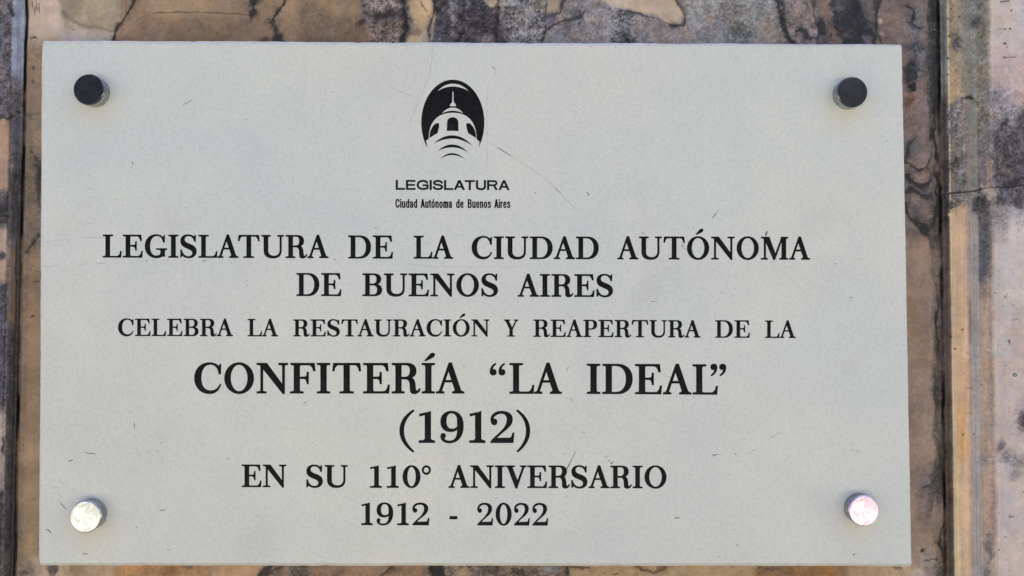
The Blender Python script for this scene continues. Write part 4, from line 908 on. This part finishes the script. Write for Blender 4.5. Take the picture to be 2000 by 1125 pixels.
def grid_mesh(name, patches, depth_fn, parent, mat):
    """join rectangular patches (xs, ys in photo pixels) into one sheet of stone set at depth_fn"""
    V, F, COL = [], [], []; base = 0
    for xs, ys in patches:
        if callable(xs):
            X = np.array([xs(yy) for yy in ys]); Y = np.repeat(ys[:, None], X.shape[1], 1)
        else:
            X, Y = np.meshgrid(xs, ys)
        col, al = marble(X, Y)
        d = depth_fn(X, Y) + relief(X, Y, al)
        wx, wz = at(X, Y, depth_fn(X, Y))
        V.append(np.stack([wx, d, wz], -1).reshape(-1, 3))
        COL.append(np.concatenate([col, al[..., None]], -1).reshape(-1, 4))
        ny, nx = X.shape
        i = np.arange(ny * nx).reshape(ny, nx) + base
        F.append(np.stack([i[1:, :-1], i[1:, 1:], i[:-1, 1:], i[:-1, :-1]], -1).reshape(-1, 4))
        base += ny * nx
    V = np.concatenate(V); F = np.concatenate(F); COL = np.concatenate(COL)
    me = bpy.data.meshes.new(name)
    me.vertices.add(len(V)); me.vertices.foreach_set("co", V.ravel())
    me.loops.add(F.size); me.loops.foreach_set("vertex_index", F.ravel().astype(np.int32))
    me.polygons.add(len(F)); me.polygons.foreach_set("loop_start", np.arange(0, F.size, 4, dtype=np.int32))
    me.update(calc_edges=True)
    a = me.color_attributes.new("marble", 'FLOAT_COLOR', 'POINT')
    a.data.foreach_set("color", COL.astype(np.float32).ravel())
    me.polygons.foreach_set("use_smooth", np.ones(len(F), bool))
    return link(name, me, parent, [mat])

def depth_panel(X, Y):
    # flat panel that rolls into the joint on either side
    r = X - right_line(Y); l = X - left_line(Y)
    d = np.full(X.shape, T_PL)
    d = d + 0.0014 * sstep(-34, -6, r) + 0.0026 * sstep(-6, 0, r)
    d = d + 0.0034 * (1 - sstep(0, 6, l))
    return d
def depth_right(X, Y):
    s = X - right_line(Y)
    d = np.full(X.shape, T_PL + 0.0040)
    d = d - 0.0012 * sstep(0, 3.5, s) - 0.0040 * sstep(3.5, 17, s) ** 0.8      # steep cheek up to the fillet
    d = d - 0.0009 * np.sin(np.clip((s - 17) / 33, 0, 1) * math.pi)            # slightly rounded ochre fillet
    d = d + 0.0016 * sstep(50, 59, s) - 0.0013 * sstep(60, 74, s) - 0.0006 * np.sin(np.clip((s - 74) / 28, 0, 1) * math.pi)
    d = d - 0.0008 * sstep(96, 130, s)
    return d
def depth_left(X, Y):
    l = -(X - left_line(Y))
    d = np.full(X.shape, T_PL + 0.0034)
    d = d - 0.0010 * sstep(0, 3, l) - 0.0040 * sstep(3, 26, l) - 0.0010 * sstep(26, 31, l)
    return d

marble_mat = marble_material()
wall = empty("marble_wall", (0, T_PL, 0))
wall["label"] = "veined beige and purple marble wall behind the white plaque"
wall["category"] = "wall"
STP = 1.5
ys_all = np.unique(np.concatenate([np.linspace(-500, -14, 26), np.arange(-14, 1140, STP), np.linspace(1140, 1700, 28)]))
ys_top = np.unique(np.concatenate([np.linspace(-500, -14, 26), np.arange(-14, 96, STP)]))
ys_bot = np.unique(np.concatenate([np.arange(1090, 1140, STP), np.linspace(1140, 1700, 28)]))
ys_mid = np.arange(ys_top[-1], ys_bot[0] + .01, (ys_bot[0] - ys_top[-1]) / 662)
XL, XR = 96, 1748
def xs_span(a, b):      # a, b may be functions of y
    def f(yy):
        A_ = a(yy) if callable(a) else a; B_ = b(yy) if callable(b) else b
        return A_, B_
    return f
def cols(a, b, n, pw=None):
    t = np.linspace(0, 1, n)
    return lambda yy: (a(yy) if callable(a) else a) * (1 - t) + (b(yy) if callable(b) else b) * t
mid_x = np.arange(XL, XR + .01, (XR - XL) / 1102)
P_ = [(cols(left_line, XL, 36), ys_all), (cols(XR, right_line, 66), ys_all), (mid_x, ys_top), (mid_x, ys_bot),
      (np.linspace(XL, XR, 40), np.linspace(ys_top[-1], ys_bot[0], 30))]
panel = grid_mesh("wall_panel", P_, depth_panel, wall, marble_mat)
panel["label"] = "flat marble panel the plaque is fixed to"
ml = grid_mesh("moulding", [(cols(lambda y: left_line(y) - 62, left_line, 44), ys_all), (cols(-420, lambda y: left_line(y) - 62, 60), ys_all[::3])], depth_left, wall, marble_mat)
ml["label"] = "dark weathered moulding left of the plaque"
mr = grid_mesh("moulding", [(cols(right_line, lambda y: right_line(y) + 107, 86), ys_all)], depth_right, wall, marble_mat)
mr["label"] = "ribbed ochre moulding right of the plaque"
sl = grid_mesh("facing_slab", [(cols(lambda y: right_line(y) + 107, 2012, 44), ys_all), (cols(2012, 2440, 60), ys_all[::3])], depth_right, wall, marble_mat)
sl["label"] = "pale mottled slab at the right edge"
for o in (panel, ml, mr, sl):
    o.location = (0, -T_PL, 0)

# ------------------------------------------------------------------ the plaque
plaque = empty("commemorative_plaque", (0, 0, 0))
plaque["label"] = "white stone plaque with black engraved Spanish inscription on marble wall"
plaque["category"] = "plaque"
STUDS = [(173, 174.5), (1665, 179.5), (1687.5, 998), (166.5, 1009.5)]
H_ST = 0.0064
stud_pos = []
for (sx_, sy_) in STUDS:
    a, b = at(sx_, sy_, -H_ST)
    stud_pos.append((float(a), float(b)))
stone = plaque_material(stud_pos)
edge = edge_material()
marks = [mark_material("dark_scratch", (0.06, 0.06, 0.07)), mark_material("grey_scratch", (0.17, 0.17, 0.18)), mark_material("faint_scratch", (0.47, 0.475, 0.48))]
paint = paint_material()

vs, fs, mi = [], [], []
ids = {}
def vid(i):
    if i not in ids:
        ids[i] = len(vs); vs.append((rv[i][0], 0.0, rv[i][1]))
    return ids[i]
for key, tris in tri_of.items():
    if key[0] in 'LE': continue
    m = 0 if key[0] == 'P' else 2 + key[1]
    for f in tris:
        fs.append(tuple(vid(i) for i in up_order(f))); mi.append(m)
# arris, sides and back
ring0 = [(p[0] / 1000, p[1] / 1000) for p in outline]
cx0 = sum(p[0] for p in ring0) / len(ring0); cz0 = sum(p[1] for p in ring0) / len(ring0)
def grow(p, i):
    # outward offset: wider along the top and bottom edges, slim on the sides
    x, z = p
    tx, tz = abs(x - cx0) / 0.2505, abs(z - cz0) / 0.1505
    ex = 0.0013 if x < cx0 else 0.0006
    ez = (0.0030 - 0.0010 * (x + .25) / .5) if z > cz0 else 0.0024
    kx = 1.0 if tx > 0.985 else 0.0; kz = 1.0 if tz > 0.978 else 0.0
    return x + math.copysign(ex * kx, x - cx0), z + math.copysign(ez * kz, z - cz0)
def ringverts(pts, y, deep=None):
    b = len(vs)
    for p in pts:       # the top and bottom arrises are cut deeper than the side ones
        vs.append((p[0], deep if deep and abs(p[1] - cz0) > 0.1495 else y, p[1]))
    return b
N0 = len(ring0)
g0 = [grow(p, i) for i, p in enumerate(ring0)]
r0 = ringverts(ring0, 0.0)
mid1 = [((a[0] * .6 + b[0] * .4) + random.uniform(-1, 1) * 1e-4, (a[1] * .6 + b[1] * .4) + random.uniform(-1, 1) * 1.2e-4) for a, b in zip(ring0, g0)]
r1 = ringverts(mid1, 0.0005, 0.0009)
r2 = ringverts(g0, 0.0011, 0.0027)
r3 = ringverts(g0, T_PL - 0.0006)
r4 = ringverts([(cx0 + (p[0] - cx0) * .995, cz0 + (p[1] - cz0) * .99) for p in g0], T_PL - 0.0004)
for ra, rb in ((r0, r1), (r1, r2), (r2, r3), (r3, r4)):
    for i in range(N0):
        j = (i + 1) % N0
        fs.append((ra + i, rb + i, rb + j, ra + j)); mi.append(1)
fs.append(tuple(r4 + i for i in range(N0))); mi.append(1)
me = bpy.data.meshes.new("stone_slab")
me.from_pydata(vs, [], fs)
me.polygons.foreach_set("material_index", mi)
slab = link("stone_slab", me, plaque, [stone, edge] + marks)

LINES = {0: "sans serif heading LEGISLATURA under the emblem", 1: "small condensed line Ciudad Autónoma de Buenos Aires",
         2: "first serif line LEGISLATURA DE LA CIUDAD AUTÓNOMA", 3: "second serif line DE BUENOS AIRES", 4: "smaller serif line CELEBRA LA RESTAURACIÓN Y REAPERTURA DE LA",
         5: "largest serif line CONFITERÍA “LA IDEAL”", 6: "year in brackets (1912)", 7: "serif line EN SU 110° ANIVERSARIO", 8: "bottom line 1912 - 2022"}
line_obj = {}
for ln, lab in LINES.items():
    o = empty("inscription_line", (0, 0, 0), plaque)
    o["label"] = lab
    line_obj[ln] = o
for li, (ln, ch) in enumerate(letters):
    tr = tri_of.get(('L', li))
    if not tr: continue
    nm = "numeral" if ch.isdigit() else ("letter" if ch.isalpha() else {"(": "bracket", ")": "bracket", "-": "hyphen", "°": "degree_sign", "“": "quotation_mark", "”": "quotation_mark"}[ch])
    o = inlay(nm, tr, line_obj[ln], paint, 0.00055 if ln > 1 else 0.0003)
em_o = inlay("emblem", tri_of[('E', 'oval')], plaque, paint, 0.0003)
em_o["label"] = "black oval emblem with a white domed building and three arcs"
for k in tri_of:
    if k[0] == 'E' and k[1] != 'oval':
        o = inlay("dome_window" if k[1].startswith('w') else "curved_stripe", tri_of[k], em_o, paint, 0.0003)
        o.location = o.location - em_o.location

# mounting studs: barrel, reeded shadow line and flat cap, standing 6.4 mm off the stone
def lathe(name, prof, parent, mat, n=64, smooth=True):
    vs, fs = [], []
    for (r, y) in prof:
        if r < 1e-7:
            vs.append((0, y, 0))
        else:
            vs.extend((r * math.cos(2 * math.pi * k / n), y, r * math.sin(2 * math.pi * k / n)) for k in range(n))
    idx = []; p = 0
    for (r, y) in prof:
        idx.append(p); p += 1 if r < 1e-7 else n
    for a in range(len(prof) - 1):
        A, B = idx[a], idx[a + 1]
        for k in range(n):
            j = (k + 1) % n
            if prof[a + 1][0] < 1e-7: fs.append((A + k, B, A + j))
            elif prof[a][0] < 1e-7: fs.append((A, B + k, B + j))
            else: fs.append((A + k, B + k, B + j, A + j))
    me = bpy.data.meshes.new(name)
    me.from_pydata(vs, [], fs)
    for pl in me.polygons: pl.use_smooth = smooth
    try: me.set_sharp_from_angle(angle=math.radians(25))
    except Exception: pass
    return link(name, me, parent, [mat])
steel_side = metal_material("turned_steel_side", (0.42, 0.43, 0.44), 0.34)
caps = [metal_material("dark_reflection_cap", (0.15, 0.165, 0.20), 0.15, (0.10, 0.11, 0.14)),
        metal_material("dark_reflection_cap_domed", (0.15, 0.165, 0.20), 0.12, (0.11, 0.12, 0.15)),
        metal_material("pink_reflection_cap", (0.57, 0.51, 0.64), 0.24, (0.45, 0.36, 0.53)),
        metal_material("bright_reflection_cap", (0.47, 0.52, 0.60), 0.22, (0.34, 0.38, 0.40))]  # dark and bright reflections are painted into the four cap colours
SL = ["dark stud in the upper left corner of the plaque", "dark domed stud in the upper right corner of the plaque",
      "bright pinkish stud in the lower right corner of the plaque", "bright silvery stud in the lower left corner of the plaque"]
RAD = [0.0089, 0.0088, 0.0087, 0.0090]
for k, (x, z) in enumerate(stud_pos):
    R = RAD[k]
    body = lathe("mounting_stud", [(R * .985, 0.0004), (R * .985, -H_ST + 0.0016), (R * .955, -H_ST + 0.00145), (R * .955, -H_ST + 0.0012)], plaque, steel_side)
    body["label"] = SL[k]
    body.location = (x, 0, z)
    dome = 0.00016 if k != 1 else 0.00024
    cap = lathe("stud_cap", [(R * .955, -H_ST + 0.0012), (R * .995, -H_ST + 0.0011), (R, -H_ST + 0.0009), (R, -H_ST + 0.0005), (R * .975, -H_ST + 0.00022), (R * .94, -H_ST),
                             (R * .75, -H_ST - dome * .45), (R * .5, -H_ST - dome * .75), (R * .25, -H_ST - dome * .95), (0, -H_ST - dome)], body, caps[k])

# ------------------------------------------------------------------ unseen surroundings added to light the plaque: pavement, street, own building, dark facade across the street
def flat_mat(name, c1, c2, scale, rough=0.85):
    M = NT(name); co = M.coords()
    n = M.noise(scale, 5, 0.6, co)
    M.l(M.ramp(n, [(0.3, c1), (0.7, c2)]), M.b.inputs["Base Color"])
    M.b.inputs["Roughness"].default_value = rough
    M.l(M.bump(n, 0.4, 0.01), M.b.inputs["Normal"])
    return M.m
def box_obj(name, x0, x1, y0, y1, z0, z1, mat):
    v = [(x, y, z) for x in (x0, x1) for y in (y0, y1) for z in (z0, z1)]
    f = [(0, 1, 3, 2), (4, 6, 7, 5), (0, 4, 5, 1), (2, 3, 7, 6), (0, 2, 6, 4), (1, 5, 7, 3)]
    me = bpy.data.meshes.new(name); me.from_pydata(v, [], f)
    o = link(name, me, None, [mat]); o["kind"] = "structure"
    return o
GZ = -1.55
box_obj("pavement", -12, 12, -4.5, 0.05, GZ - 0.3, GZ, flat_mat("pale_paving", (0.40, 0.37, 0.29), (0.51, 0.475, 0.38), 6))
box_obj("street", -60, 60, -40, -4.5, GZ - 0.4, GZ - 0.13, flat_mat("sunlit_road", (0.34, 0.315, 0.25), (0.43, 0.40, 0.33), 3))
box_obj("building_wall", -6, 6, 0.040, 0.5, GZ, 4.2, flat_mat("grey_render", (0.30, 0.28, 0.26), (0.38, 0.36, 0.33), 4))  # unseen upper wall, added to keep the sun off the plaque
box_obj("opposite_facade", -16, 16, -15, -14, GZ - 0.13, 7.5, flat_mat("dark_facade", (0.012, 0.013, 0.015), (0.025, 0.025, 0.028), 1, 0.6))  # unseen; shade put into its near-black colour for the upper caps' reflections
